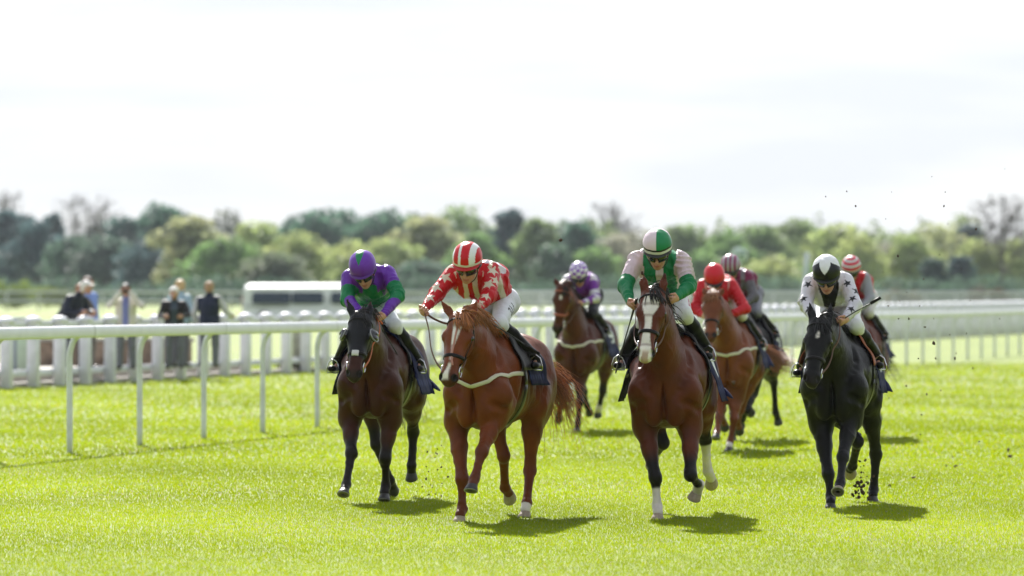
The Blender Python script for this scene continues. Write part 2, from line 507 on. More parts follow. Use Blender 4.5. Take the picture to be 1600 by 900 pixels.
def build_horse(fr, spec, name='racehorse'):
    """all coordinates in horse frame: x forward, y to the horse's left, z up"""
    vox = spec.get('vox', .0115)
    J = fr.J
    root = empty(name, (fr.O[0], fr.O[1], 0), fr.theta)
    tag(root, spec['label'], 'horse', 'racehorses galloping towards the finish')
    pal = spec['pal']
    W = spec.get('W', 1.0); dz = spec.get('dz', 0.0)
    def T(f, l, u): return np.array([f, l * W, u + dz])
    G = Field((-1.45, -.75, -.02), (1.5, .75, 2.08), vox)
    k = .06
    # trunk
    G.ell(T(-.16, 0, 1.09), (.62, .285 * W, .36), k)
    G.ell(T(.22, 0, 1.08), (.31, .235 * W, .36), k)
    G.ell(T(-.45, 0, 1.06), (.46, .262 * W, .29), k)
    G.cone(T(.12, 0, 1.38), T(-.38, 0, 1.33), .085, .10, .08)
    G.cone(T(-.35, 0, 1.25), T(-.8, 0, 1.24), .19, .21, .08)
    G.ell(T(-.83, 0, 1.19), (.33, .265 * W, .27), k)
    for s in (-1, 1):
        G.cone(T(.00, s * .115, 1.36), T(.37, s * .175, 1.04), .10, .115, .05, (0, 1, 0), .75)
        G.ell(T(.39, s * .155, .99), (.10, .095, .14), .05)
        G.ell(T(.42, s * .075, .88), (.09, .083, .15), .035)
        G.cone(T(.10, s * .185, 1.18), T(.20, s * .175, .90), .135, .11, .05, (0, 1, 0), .8)
        G.ell(T(-.84, s * .145, 1.05), (.27, .14 * W, .36), .06)
        G.ell(T(-1.00, s * .11, 1.03), (.14, .115, .27), .06)
        G.ell(T(-.62, s * .20, .98), (.16, .10, .20), .06)       # stifle
        G.ell(T(-.58, s * .18, 1.22), (.13, .09, .08), .07)        # point of hip
    G.ell(T(.52, 0, .95), (.07, .016, .17), .03, cut=True)
    # neck
    P0 = J(*spec['poll']); mx_, my_ = spec['muz']
    L = spec.get('hl', .60)
    fM = P0[0]
    for _ in range(30):
        M0 = J(mx_, my_, fM)
        d2 = (M0[1] - P0[1]) ** 2 + (M0[2] - P0[2]) ** 2
        fM = P0[0] + math.sqrt(max(L * L - d2, .0025))
    M0 = J(mx_, my_, fM)
    a = unit(M0 - P0)
    bb = np.array([0, 1.0, 0]); bb = unit(bb - a * (bb @ a))
    c = np.cross(a, bb)
    rl = R(spec.get('roll', 0))
    b = bb * math.cos(rl) + c * math.sin(rl); c = np.cross(a, b)
    hs = L / .60; hw = spec.get('hw', 1.12)
    def Hd(x, y, z): return P0 + (a * x + b * y * hw + c * z) * hs
    HR = np.stack([a, b, c], 1)
    hw = spec.get('hw', 1.12)
    nb = T(.26, 0, 1.20); nt = Hd(.03, 0, -.13)
    mid = nb * .5 + nt * .5 + np.array([-.03, 0, .05])
    NK = [nb, nb * .55 + mid * .45, mid, mid * .4 + nt * .6, nt]
    for (p, q, r1, r2) in ((NK[0], NK[1], .28, .235), (NK[1], NK[2], .235, .19), (NK[2], NK[3], .19, .15), (NK[3], NK[4], .15, .125)):
        G.cone(p, q, r1, r2, .06, (0, 1, 0), .58)
    G.cone(T(-.02, 0, 1.40), NK[2] + (nt - nb) * 0 + np.array([-.06, 0, .13]), .07, .06, .08, (0, 1, 0), .7)
    G.cone(NK[2] + np.array([-.06, 0, .12]), Hd(-.03, 0, -.12), .06, .065, .06, (0, 1, 0), .7)
    # head
    kk = .022
    G.ell(Hd(.05, 0, -.06), np.array((.12, .100, .085)) * hs, kk, HR)
    G.ell(Hd(.15, 0, -.055), np.array((.15, .110, .072)) * hs, kk, HR)
    G.cone(Hd(.18, 0, -.065), Hd(.42, 0, -.052), .074 * hs, .052 * hs, kk, b, 1.15)
    G.ell(Hd(.495, 0, -.068), np.array((.085, .074, .062)) * hs, kk, HR)
    G.ell(Hd(.555, 0, -.080), np.array((.040, .050, .048)) * hs, kk, HR)
    G.ell(Hd(.525, 0, -.128), np.array((.045, .036, .030)) * hs, .014, HR)
    G.cone(Hd(.14, 0, -.16), Hd(.46, 0, -.115), .080 * hs, .038 * hs, .03, b, .75)
    for s in (-1, 1):
        G.ell(Hd(.155, s * .055, -.15), np.array((.125, .030, .10)) * hs, .03, HR)
        G.cone(Hd(.20, s * .060, -.075), Hd(.36, s * .048, -.088), .030 * hs, .018 * hs, .02)
        G.ell(Hd(.165, s * .088, -.050), np.array((.045, .022, .026)) * hs, .018, HR)
        G.ell(Hd(.525, s * .046, -.052), np.array((.036, .024, .032)) * hs, .012, HR)
    ears = []
    for s, key in ((-1, 'earR'), (1, 'earL')):
        base = Hd(-.005, s * .060, -.045)
        tip = J(*spec[key]) if key in spec else Hd(-.19, s * .075, -.04)
        tip = base + unit(tip - base) * min(np.linalg.norm(tip - base), .18)
        q = base * .55 + tip * .45
        ears.append((base, q, tip, s))
        G.cone(base, q, .030, .033, .018, c, .7)
        G.cone(q, tip, .033, .007, .008, c, .7)
    for base, q, tip, s in ears:
        G.ell(q + c * .026 + b * s * .006, (.052, .018, .020), .004, np.stack([unit(tip - base), np.cross(c, unit(tip - base)), c], 1), cut=True)
    for s in (-1, 1):
        G.ell(Hd(.535, s * .050, -.030), np.array((.027, .018, .026)) * hs, .006, HR, cut=True)
    # legs
    chains = {}
    for key, s in (('FR', -1), ('FL', 1)):
        q = spec[key]
        E, K, Fk, C = [J(*p) for p in q[:4]]
        chains[key] = (E, K, Fk, C)
        S = T(.34, s * .16, .98)
        G.cone(S, E, .12, .10, .06)
        m1 = E * .55 + K * .45; m2 = E * .12 + K * .88
        G.cone(E + np.array([-.0, 0, .02]), m1, .105, .070, .045, (0, 1, 0), .86)
        G.cone(m1, m2, .070, .047, .03, (0, 1, 0), .9)
        ax = unit(Fk - K)
        G.cone(m2, K, .047, .050, .02)
        G.ell(K + np.array([.008, 0, 0]), (.052, .047, .056), .02)
        c1 = K * .72 + Fk * .28; c2 = K * .2 + Fk * .8
        G.cone(K, c1, .048, .035, .02); G.cone(c1, c2, .034, .031, .012)
        G.cone(c1 + np.array([-.018, 0, 0]), c2 + np.array([-.018, 0, 0]), .02, .02, .015)
        G.cone(c2, Fk, .032, .041, .015); G.ell(Fk + np.array([-.01, 0, 0]), (.043, .039, .042), .015)
        G.cone(Fk, C, .037, .041, .015)
    for key, s in (('HR', -1), ('HL', 1)):
        q = spec[key]
        K, Fk, C = [J(*p) for p in q[:3]]
        St = T(-.62, s * .185, .90)
        hip = T(-.85, s * .15, 1.08)
        chains[key] = (St, K, Fk, C)
        m1 = St * .6 + K * .4; m2 = St * .15 + K * .85
        G.cone(hip, St, .17, .125, .06, (0, 1, 0), .85)
        G.cone(hip + np.array([-.1, 0, -.1]), m1 + np.array([-.03, 0, 0]), .14, .085, .06, (0, 1, 0), .8)
        G.cone(St, m1, .12, .088, .05, (0, 1, 0), .82); G.cone(m1, m2, .086, .048, .03, (0, 1, 0), .88)
        G.cone(m1 + np.array([-.05, 0, 0]), K + np.array([-.055, 0, .04]), .03, .022, .02)
        G.cone(m2, K, .048, .052, .02)
        G.ell(K, (.056, .044, .06), .02)
        G.ell(K + np.array([-.055, 0, .045]), (.028, .026, .035), .02)
        c1 = K * .74 + Fk * .26; c2 = K * .2 + Fk * .8
        G.cone(K, c1, .048, .037, .02); G.cone(c1, c2, .037, .033, .012)
        G.cone(c1 + np.array([-.018, 0, 0]), c2 + np.array([-.018, 0, 0]), .02, .02, .015)
        G.cone(c2, Fk, .033, .043, .015); G.ell(Fk + np.array([-.01, 0, 0]), (.044, .040, .043), .015)
        G.cone(Fk, C, .038, .041, .015)
    # grooves between the muscles
    for s in (-1, 1):
        for (p_, q_, r_) in ((T(.31, s * .155, 1.30), T(.47, s * .125, 1.02), .020), (T(.47, s * .16, .93), T(.40, s * .27, .86), .022),
                             (T(-.02, s * .29, 1.22), T(.07, s * .29, .92), .024), (T(-.62, s * .30, 1.12), T(-.50, s * .27, .86), .03),
                             (T(.30, s * .26, 1.12), T(.16, s * .30, .98), .018), (T(.30, s * .19, 1.36), T(.36, s * .165, 1.22), .018)):
            for t_ in np.linspace(0, 1, 7):
                c_ = p_ * (1 - t_) + q_ * t_
                c_ = G.snap(c_[None], r_ * .62, 8)[0][0]
                G.ell(c_, (r_, r_, r_), .035, cut=True)
    # dock of the tail
    td = spec.get('tail', [(-1.12, 0, 1.28), (-1.30, 0, 1.20), (-1.45, 0, .95), (-1.5, 0, .7)])
    td = [np.array(p, float) for p in td]
    G.cone(T(-1.05, 0, 1.30), td[0] * .6 + td[1] * .4, .055, .03, .04)
    V, Q = G.mesh()
    # ---- colours
    n = len(V)
    w1 = wob(V, 9, spec.get('seed', 1)); w2 = wob(V, 23, spec.get('seed', 1) + 3)
    C = np.tile(np.array(pal['body'], float), (n, 1))
    C *= (1 + .10 * w1 + .05 * w2)[:, None]
    body = np.array(pal['body'])
    # slightly lighter flanks / belly hair, darker lower legs
    flank = sstep(.35, .0, np.linalg.norm((V - T(-.55, 0, .95)) * [1.2, .35, 1.5], axis=1))
    C = mixc(C, np.clip(body * 1.6 + .015, 0, 1), flank * .35)
    socks = spec.get('socks', {})
    for key, ch in chains.items():
        E, K, Fk, Cc = ch
        d0, t0 = segdist(V, E, K); d1, t1 = segdist(V, K, Fk); d2, t2 = segdist(V, Fk, Cc)
        near = np.minimum(np.minimum(d0, d1), d2) < .12
        low = near & (V[:, 2] < .95)
        pos = np.where((d0 < d1) & (d0 < d2), t0, np.where(d1 < d2, 1 + t1, 2 + t2))   # 0..3 down the leg
        if pal['point']:
            C = mixc(C, pal['dark'], np.where(low, sstep(.45, .85, pos + .08 * w1), 0))
        else:
            C = mixc(C, pal['dark'], np.where(low, .5 * sstep(.6, 1.2, pos + .1 * w1), 0))
        if key in socks:
            C = mixc(C, (.62, .57, .53), np.where(low, sstep(socks[key] - .05, socks[key] + .05, pos + .05 * w2), 0))
    # head
    hp = (V - P0) @ HR / hs
    hx, hy, hz = hp[:, 0], hp[:, 1], hp[:, 2]
    inhead = (np.abs(hy) < .15) & (hz > -.26) & (hz < .09) & (hx > -.22) & (hx < .65)
    muz = sstep(.47, .56, hx + .02 * w2) * inhead
    C = mixc(C, (.022, .016, .016), muz * (.8 if pal['point'] else .55))
    for s in (-1, 1):
        ed = np.linalg.norm((hp - np.array((.165, s * .098, -.055))) * [1, 1, 1.3], axis=1)
        C = mixc(C, (.02, .012, .01), sstep(.045, .022, ed) * inhead * .8)
        nd = np.linalg.norm(hp - np.array((.532, s * .050, -.036)), axis=1)
        C = mixc(C, (.008, .006, .006), sstep(.038, .026, nd) * inhead)
    for (ax0, ax1, y0, y1, wA, wB) in spec.get('blaze', []):
        t = np.clip((hx - ax0) / (ax1 - ax0), 0, 1)
        cy = y0 + (y1 - y0) * t; wd = wA + (wB - wA) * t
        m = inhead & (hz > -.085) & (hx > ax0 - .01) & (hx < ax1 + .01)
        e = np.minimum(sstep(ax0 - .01, ax0 + .02, hx), sstep(ax1 + .01, ax1 - .02, hx))
        C = mixc(C, (.78, .72, .69), np.where(m, sstep(wd + .006, wd - .004, np.abs(hy - cy) + .006 * w2) * e, 0))
    if 'pinkmuz' in spec:
        C = mixc(C, (.42, .27, .24), sstep(.50, .55, hx) * inhead * (np.abs(hy) < .028) * .9)
    if pal['point']:
        for base, q, tip, s in ears:
            de, te = segdist(V, base, tip)
            C = mixc(C, pal['dark'], np.where(de < .04, sstep(.5, 1, te) * .7, 0))
    if spec.get('hood'):
        hd = inhead & (hx < .40) & (hz > -.30)
        C = mixc(C, (.012, .012, .016), hd * sstep(.40, .38, hx) * sstep(-.13, -.10, hx + 0 * hz) * 1.0)
    Nn = G.grad(V)
    vein = np.clip(1 - np.abs(wob(V, 8.5, 4) * 9), 0, 1) ** 1.2 * sstep(-.1, .3, wob(V, 3.1, 9))
    rib = np.sin(V[:, 0] * 62 - V[:, 2] * 18) * sstep(.05, -.1, V[:, 0]) * sstep(-.62, -.45, V[:, 0]) * sstep(1.32, 1.2, V[:, 2]) * sstep(.85, .95, V[:, 2]) * (np.abs(V[:, 1]) > .12)
    musc = (.5 - np.abs(wob(V, 8.5, 6)) * 2.4) * .0075 * sstep(.75, .95, V[:, 2]) * sstep(1.55, 1.35, V[:, 2])
    nk = np.minimum.reduce([segdist(V, NK[i_], NK[i_ + 1])[0] for i_ in range(4)])
    fold = np.sin(((V - NK[0]) @ unit(NK[4] - NK[0])) * 70 + 3 * wob(V, 7, 2)) * sstep(.30, .16, nk) * sstep(.0, .3, wob(V, 5, 12)) * .003
    V = V + Nn * fold[:, None]
    V = V + Nn * (vein * .0055 + rib * .0028 + musc)[:, None]
    newmesh('body', V, Q, M_coat, root, True, np.clip(C, 0, 1))
    # ---- eyes
    for s in (-1, 1):
        e = MB(); e.ell(Hd(.168, s * .098, -.052), np.array((.021, .015, .019)) * hs, HR, 12, 8)
        e.build('eye', M_eye, root)
    # ---- hooves
    for key, ch in chains.items():
        hd = spec[key][-1]
        C_ = ch[3] + (np.array([0, 0, -.026]) if hd[2] < -.9 and hd[0] > 0 else 0)
        dd = unit(hd)
        toe = np.array([1.0, 0, .3]) if dd[2] < -.75 else (np.array([.4, 0, 1.0]) if dd[0] > 0 else np.array([.3, 0, -1.0]))
        Vh, Fh, Ch = hoof_mesh(C_ - dd * .008, dd, toe, .84, (.30, .24, .18) if key in spec.get('palehoof', ()) else (.022, .020, .020))
        newmesh('hoof', Vh, Fh, M_hoof, root, True, Ch)
    # ---- mane
    cr_ = spline([Hd(.0, 0, -.02), Hd(-.05, 0, -.05), NK[3] + np.array([-.10, 0, .115]), NK[2] + np.array([-.10, 0, .17]), T(.10, 0, 1.47), T(-.05, 0, 1.475)], 60)
    crs, crn = G.snap(cr_, -.004)
    rg = np.random.default_rng(spec.get('seed', 1) + 10)
    mb = MB()
    nst = int(spec.get('mane_n', 240) * 1.7)
    ms = spec.get('mane_side', 1)
    mcol = np.array(pal['mane'])
    for i in range(nst):
        t = rg.random() ** .9
        p = crs[int(t * 59)] + rg.normal(0, .008, 3)
        Lh = rg.uniform(.09, .20) * spec.get('mane_len', 1.0)
        side = ms * rg.uniform(.35, 1.0)
        v = unit(np.array([-.55 + rg.normal(0, .25), side * .7 + rg.normal(0, .15), .55 + rg.normal(0, .18)]))
        pts = [p]
        for q in range(5):
            v = unit(v + np.array([-.06, side * .06, -.48]) + rg.normal(0, .05, 3))
            p = p + v * Lh / 5; pts.append(p)
        pts = np.array(pts)
        sn = G.sample(pts); pts[:, 1] += np.where(sn < .006, ms * (.006 - sn) * .8, 0)
        mb.tube(pts, np.array([.0042, .0042, .004, .0032, .002, .0006]), 4, mcol * rg.uniform(.6, 1.35), cap=False)
    # forelock
    for i in range(int(nst * spec.get('lock', .16))):
        p = Hd(rg.uniform(-.03, .03), rg.uniform(-.035, .035), .005)
        v = unit(a * .45 + c * rg.uniform(.1, .6) + b * (rg.normal(0, .35) + ms * .35)); pts = [p]
        Lh = rg.uniform(.07, .15)
        for q in range(5):
            v = unit(v + a * .25 + np.array([-.12, ms * .1, -.05])); p = p + v * Lh / 5; pts.append(p)
        mb.tube(np.array(pts), np.array([.006, .006, .005, .004, .003, .001]), 4, mcol * rg.uniform(.6, 1.35), cap=False)
    mb.build('mane', M_hair, root, True, True)
    # ---- tail
    tb = MB(); tsp = spline([T(-1.06, 0, 1.31)] + td, 14)
    for i in range(int(spec.get('tail_n', 200) * 1.8)):
        off = rg.normal(0, 1, 3); sp_ = rg.uniform(.5, 1.0)
        ln = rg.integers(9, 15)
        q = tsp[:ln] + off * (np.linspace(.012, .075 * spec.get('tail_w', 1), 14)[:ln, None]) + rg.normal(0, .006, (ln, 3))
        tb.tube(q, np.linspace(.005, .001, ln), 4, mcol * rg.uniform(.6, 1.3), cap=False)
    tb.build('tail', M_hair, root, True, True)
    # ---- bridle
    st = spec.get('strap', M_leather)
    br = empty('bridle'); br.parent = root
    def headring(x, z_tilt=0, a0=0, a1=360, n_=40, rad=(.13, .13), cz=-.09):
        ang = np.radians(np.linspace(a0, a1, n_))
        return np.array([Hd(x + z_tilt * math.sin(t), math.cos(t) * rad[0], cz + math.sin(t) * rad[1]) for t in ang])
    def strap(name, pts, w=.0115, t=.0045, m=st, off=.003):
        P, N = G.snap(pts, off)
        P[1:-1] = (P[:-2] + P[1:-1] * 2 + P[2:]) / 4
        return MB().tube(P, .01, 8, None, (w, t), N).build(name, m, br)
    strap('noseband', headring(.355, 0), .016, .006, spec.get('nose', st), .004)
    strap('browband', headring(.065, -.02, -25, 205), .010, .004, st, .004)
    for s in (-1, 1):
        chk = np.array([Hd(-.035, s * .07, -.10), Hd(.04, s * .105, -.09), Hd(.12, s * .11, -.11), Hd(.22, s * .10, -.115), Hd(.34, s * .08, -.11), Hd(.43, s * .07, -.105)])
        strap('cheekpiece', spline(chk, 24), .008, .0035)
        tl = np.array([Hd(-.01, s * .08, -.12), Hd(.08, s * .11, -.17), Hd(.14, s * .09, -.25)])
        strap('throat_lash', spline(tl, 14), .006, .003)
        ang = np.radians(np.linspace(0, 360, 20))
        rc = G.snap(np.array([Hd(.445, s * .075, -.10)]), .012)[0][0]
        ring = np.array([rc + a * math.cos(t) * .040 + c * math.sin(t) * .040 for t in ang])
        MB().tube(ring, .0055, 6, cap=False).build('bit_ring', M_metal, br)
        spec.setdefault('_bits', {})[s] = rc
    bitp = np.array([spec['_bits'][-1], Hd(.47, -.03, -.10), Hd(.47, .03, -.10), spec['_bits'][1]])
    MB().tube(bitp, .005, 6).build('mouthpiece', M_metal, br)
    if spec.get('facestrap'):
        pts = spline(np.array([Hd(-.02, 0, 0), Hd(.12, 0, .01), Hd(.25, 0, 0), Hd(.36, 0, 0), Hd(.44, .02, 0)]), 24)
        strap('face_strap', pts, .008, .003, spec['facestrap'])
    if spec.get('sheepnose') is not None:
        pts = headring(.36, 0, 72, 108, 16, (.12, .12), -.07)
        P, N = G.snap(pts, .006)
        MB().tube(P, .01, 8, None, (.026, .006), N).build('noseband_pad', spec['sheepnose'], br)
    if spec.get('hood'):
        for s in (-1, 1):
            cc = Hd(.175, s * .108, -.045); u = unit(a * -.25 + b * s * .75 + c * .35)
            e1 = unit(np.cross(u, a)); e2 = np.cross(u, e1)
            V_ = []; F_ = []
            for i_, (rr, hh) in enumerate(((.052, -.01), (.056, .016), (.050, .034), (.030, .046), (.004, .050))):
                for j in range(18):
                    t = 2 * math.pi * j / 18
                    V_.append(cc + u * hh * (1.0 if (e2 * math.sin(t)) @ a < 0 else .75) + (e1 * math.cos(t) + e2 * math.sin(t)) * rr)
            for i_ in range(4):
                for j in range(18): F_.append((i_ * 18 + j, i_ * 18 + (j + 1) % 18, (i_ + 1) * 18 + (j + 1) % 18, (i_ + 1) * 18 + j))
            newmesh('blinker_cup', V_, F_, mat('blinker', (.015, .015, .02), rough=.22, coat=.4), br)
            rim = np.array([cc + u * .017 + (e1 * math.cos(t) + e2 * math.sin(t)) * .058 for t in np.linspace(0, 6.283, 24)])
            MB().tube(rim, .005, 6, cap=False).build('blinker_rim', mat('blinker_rim', (.3, .3, .32), rough=.3), br)
    # ---- saddle cloth, girth, saddle
    cc = spec.get('cloth', (.006, .008, .045))
    nu, nv = 34, 61
    f0, f1_ = spec.get('clothf', (-.52, -.02))
    drop = spec.get('drop', 1.0)
    Gx = []
    for i in range(nu):
        for j in range(nv):
            f = f0 + (f1_ - f0) * i / (nu - 1); s_ = (j / (nv - 1)) * 2 - 1
            ang = s_ * R(min(120, 102 * drop))
            Gx.append(T(f - .10 * abs(s_) ** 1.5, math.sin(ang) * .36, 1.06 + math.cos(ang) * .40))
    Px, Nx = G.snap(np.array(Gx), .014, 12)
    Px = Px + Nx * (wob(Px, 22, 2) * .006)[:, None]
    flare = (np.abs(np.tile(np.linspace(-1, 1, nv), nu)) ** 4)[:, None] * Nx * spec.get('flare', .02)
    Px = Px + flare
    Fx = []
    for i in range(nu - 1):
        for j in range(nv - 1):
            Fx.append((i * nv + j, (i + 1) * nv + j, (i + 1) * nv + j + 1, i * nv + j + 1))
    cl = np.tile(np.array(cc, float), (nu * nv, 1))
    U = np.repeat(np.linspace(0, 1, nu), nv); S_ = np.tile(np.linspace(-1, 1, nv), nu)
    dg = spec.get('digit', '4')
    segs = {'1': ['r'], '2': 'tampb', '3': 'tmbrs', '4': 'lmrs', '5': 'tlmsb', '7': 'trs', '8': 'tmblrsp', '6': 'tlmpsb'}[dg]
    for sg in (-1, 1):
        v = np.abs(S_) ; on = np.sign(S_) == sg
        vv = (v - .46) / .30; uu = (U if sg > 0 else 1 - U); uu = (uu - .12) / .34      # digit box, 0..1
        inb = on & (vv > 0) & (vv < 1) & (uu > 0) & (uu < 1)
        wv, wu = .17, .26
        m = np.zeros(len(U), bool)
        for g_ in segs:
            if g_ == 't': m |= vv < wv
            if g_ == 'm': m |= np.abs(vv - .5) < wv / 2
            if g_ == 'b': m |= vv > 1 - wv
            if g_ in 'l': m |= (uu > 1 - wu) & (vv < .5)
            if g_ in 'a': m |= (uu < wu) & (vv < .5)
            if g_ in 'p': m |= (uu > 1 - wu) & (vv > .5)
            if g_ in 'r': m |= (uu < wu) & (vv < .5)
            if g_ in 's': m |= (uu < wu) & (vv > .5)
            if dg == '1': m |= (uu < .62) & (uu > .35)
        cl[inb & m] = (.75, .77, .80)
        band = on & (v > .84) & (v < .93) & (np.sin(U * 40) > -.2) & (U > .15)
        cl[band] = np.array(cc) * 2.2 + .02
    so = newmesh('saddle_cloth', Px, Fx, M_cloth, root, True, cl)
    md = so.modifiers.new('thick', 'SOLIDIFY'); md.thickness = .006; md.offset = 1
    ring = np.array([T(-.02 + .0 * math.cos(t), math.cos(t) * .34, 1.07 + math.sin(t) * .42) for t in np.linspace(0, 2 * math.pi, 60)])
    P, N = G.snap(ring, .024, 12)
    MB().tube(P, .01, 8, None, (.035, .004), N).build('girth', spec.get('girth', M_black), root)
    if spec.get('breast') is not None:
        P1, N1 = G.snap(spline(np.array([T(-.05, -.28, 1.16), T(.22, -.26, 1.16), T(.42, -.16, 1.12), T(.50, 0, 1.10), T(.42, .16, 1.12), T(.22, .26, 1.16), T(-.05, .28, 1.16)]), 60), .006, 14)
        MB().tube(P1, .01, 8, None, (.017, .004), N1).build('breastplate', spec['breast'], root)
    sd = empty('saddle'); sd.parent = root
    sb = Field((-.6, -.35, 1.2), (.15, .35, 1.65), .010)
    tp = G.snap(np.array([T(-.05, 0, 1.5), T(-.25, 0, 1.5), T(-.42, 0, 1.5)]), .035)[0]
    sb.cone(tp[0], tp[1], .045, .035, .03, (0, 1, 0), 1.4); sb.cone(tp[1], tp[2], .035, .05, .03, (0, 1, 0), 2.0)
    Vs, Qs = sb.mesh()
    newmesh('seat', Vs, Qs, spec.get('saddle', M_leather), sd)
    for s in (-1, 1):
        g = []; nu2, nv2 = 10, 14
        for i in range(nu2):
            for j in range(nv2):
                v = j / (nv2 - 1); u_ = i / (nu2 - 1)
                ang = s * R(12 + 62 * v)
                g.append(T(-.24 + .26 * u_ + .12 * v * u_, math.sin(ang) * .33, 1.08 + math.cos(ang) * .40))
        Pf, Nf = G.snap(np.array(g), .030, 12)
        Ff = [(i * nv2 + j, (i + 1) * nv2 + j, (i + 1) * nv2 + j + 1, i * nv2 + j + 1) for i in range(nu2 - 1) for j in range(nv2 - 1)]
        fo = newmesh('saddle_flap', Pf, Ff, spec.get('saddle', M_leather), sd)
        md = fo.modifiers.new('thick', 'SOLIDIFY'); md.thickness = .007
    return dict(root=root, G=G, T=T, Hd=Hd, bits=spec['_bits'], bridle=br, saddle=sd, a=a, b=b, c=c, spec=spec)

# ------------------------------------------------------------------ people
SKIN = (.52, .27, .19)
def star_mask(P, N, c, nrm, r, rot=0.0, pts=5, inner=.42):
    """vertices of a surface that lie inside a star stuck on it at c"""
    c = np.asarray(c); nrm = unit(nrm)
    e1 = unit(np.cross(nrm, [0, .2, 1.0])); e2 = np.cross(nrm, e1)
    d = P - c; x = d @ e1; y = d @ e2; z = d @ nrm
    rr = np.hypot(x, y); th = np.arctan2(x, y) + rot
    seg = math.pi / pts
    q = np.abs(((th + seg) % (2 * seg)) - seg)       # 0 at a tip, seg at a notch
    # straight edge from tip (r,0) to notch (inner*r, seg)
    x2, y2 = inner * r * math.cos(seg), inner * r * math.sin(seg)
    px, py = rr * np.cos(q), rr * np.sin(q)
    side = (x2 - r) * py - y2 * (px - r)
    return (side < 0) == (((x2 - r) * 0 - y2 * (0 - r)) < 0), np.abs(z) < .09

def add_hand(G, wrist, dirn, side_axis, curl_axis, scale=1.0, k=.006):
    """fist curled round a rein: palm, four fingers of unequal length, thumb from the side near its base"""
    d = unit(dirn); s = unit(side_axis - d * (np.asarray(side_axis) @ d)); g = unit(curl_axis - d * (np.asarray(curl_axis) @ d) - s * (np.asarray(curl_axis) @ s))
    w = np.asarray(wrist)
    RM = np.stack([d, s, g], 1)
    G.cone(w - d * .04, w + d * .02, .027 * scale, .027 * scale, .015)
    G.ell(w + d * .055 * scale, np.array((.050, .042, .020)) * scale, .012, RM)
    tips = []
    for i, ln in enumerate((.074, .082, .077, .060)):
        o = (-.031 + .021 * i) * scale
        p0 = w + d * .085 * scale + s * o
        p1 = p0 + (d * .45 + g * .5) * ln * .62 * scale
        p2 = p1 + (-d * .45 + g * .62) * ln * .45 * scale
        p3 = p2 + (-d * .9 + g * .0) * ln * .38 * scale
        G.cone(p0 - d * .02, p1, .0105 * scale, .0098 * scale, k * .6); G.cone(p1, p2, .0098 * scale, .009 * scale, k * .4); G.cone(p2, p3, .009 * scale, .0078 * scale, k * .3)
        tips.append(p2)
    t0 = w + d * .025 * scale - s * .030 * scale
    t1 = t0 + (d * .6 - s * .55 + g * .35) * .038 * scale
    t2 = t1 + (d * .7 + s * .25 + g * .6) * .034 * scale
    G.cone(t0, t1, .014 * scale, .0115 * scale, .01); G.cone(t1, t2, .0115 * scale, .0085 * scale, .004)
    return w + d * .095 * scale + g * .022 * scale

def add_head(G, c, fwd, up, s=1.0):
    f = unit(fwd); u = unit(up - f * (np.asarray(up) @ f)); l = np.cross(u, f)
    RM = np.stack([f, l, u], 1)
    def H(x, y, z): return np.asarray(c) + (f * x + l * y + u * z) * s
    G.ell(H(-.01, 0, .03), np.array((.098, .077, .095)) * s, .02, RM)
    G.ell(H(.025, 0, -.045), np.array((.066, .060, .080)) * s, .03, RM)
    G.ell(H(.055, 0, -.100), np.array((.030, .030, .024)) * s, .02, RM)      # chin
    for q in (-1, 1):
        G.ell(H(.055, q * .036, -.028), np.array((.028, .022, .022)) * s, .015, RM)   # cheek
        G.ell(H(.070, q * .028, .018), np.array((.018, .026, .010)) * s, .01, RM)     # brow
        G.ell(H(-.01, q * .078, -.018), np.array((.018, .008, .032)) * s, .006, RM)   # ear
    G.cone(H(.085, 0, .008), H(.106, 0, -.034), .010 * s, .015 * s, .010)           # nose
    G.ell(H(.088, 0, -.068), np.array((.012, .024, .007)) * s, .006, RM)
    G.ell(H(.086, 0, -.080), np.array((.012, .020, .008)) * s, .006, RM)
    for q in (-1, 1):
        G.ell(H(.088, q * .030, .0), np.array((.012, .017, .011)) * s, .008, RM, cut=True)
    for q in (-1, 1):
        G.ell(H(.078, q * .030, .0), np.array((.012, .014, .011)) * s, .003, RM)
    return H, RM

def head_colour(V, H, RM, c, C, hair=None, s=1.0):
    q = (V - np.asarray(c)) @ RM / s
    x, y, z = q[:, 0], q[:, 1], q[:, 2]
    near = np.linalg.norm(q, axis=1) < .17
    C = mixc(C, (.40, .11, .09), near * sstep(.014, .008, np.abs(z + .074)) * (np.abs(y) < .026) * (x > .06) * .8)
    C = mixc(C, (.62, .30, .22), near * (x > .05) * sstep(.03, .0, np.abs(np.abs(y) - .04)) * sstep(.03, .0, np.abs(z + .035)) * .35)
    for sg in (-1, 1):
        e = np.hypot(y - sg * .03, (z - .0) * 1.6)
        C = mixc(C, (.6, .57, .55), near * (x > .06) * sstep(.014, .011, e))
        C = mixc(C, (.03, .02, .02), near * (x > .06) * sstep(.008, .006, e))
    if hair is not None:
        hm = near & ((z > .055) | (x < -.015 + .3 * (z + .02)) & (z > -.07))
        C = mixc(C, hair, hm * 1.0)
    return C

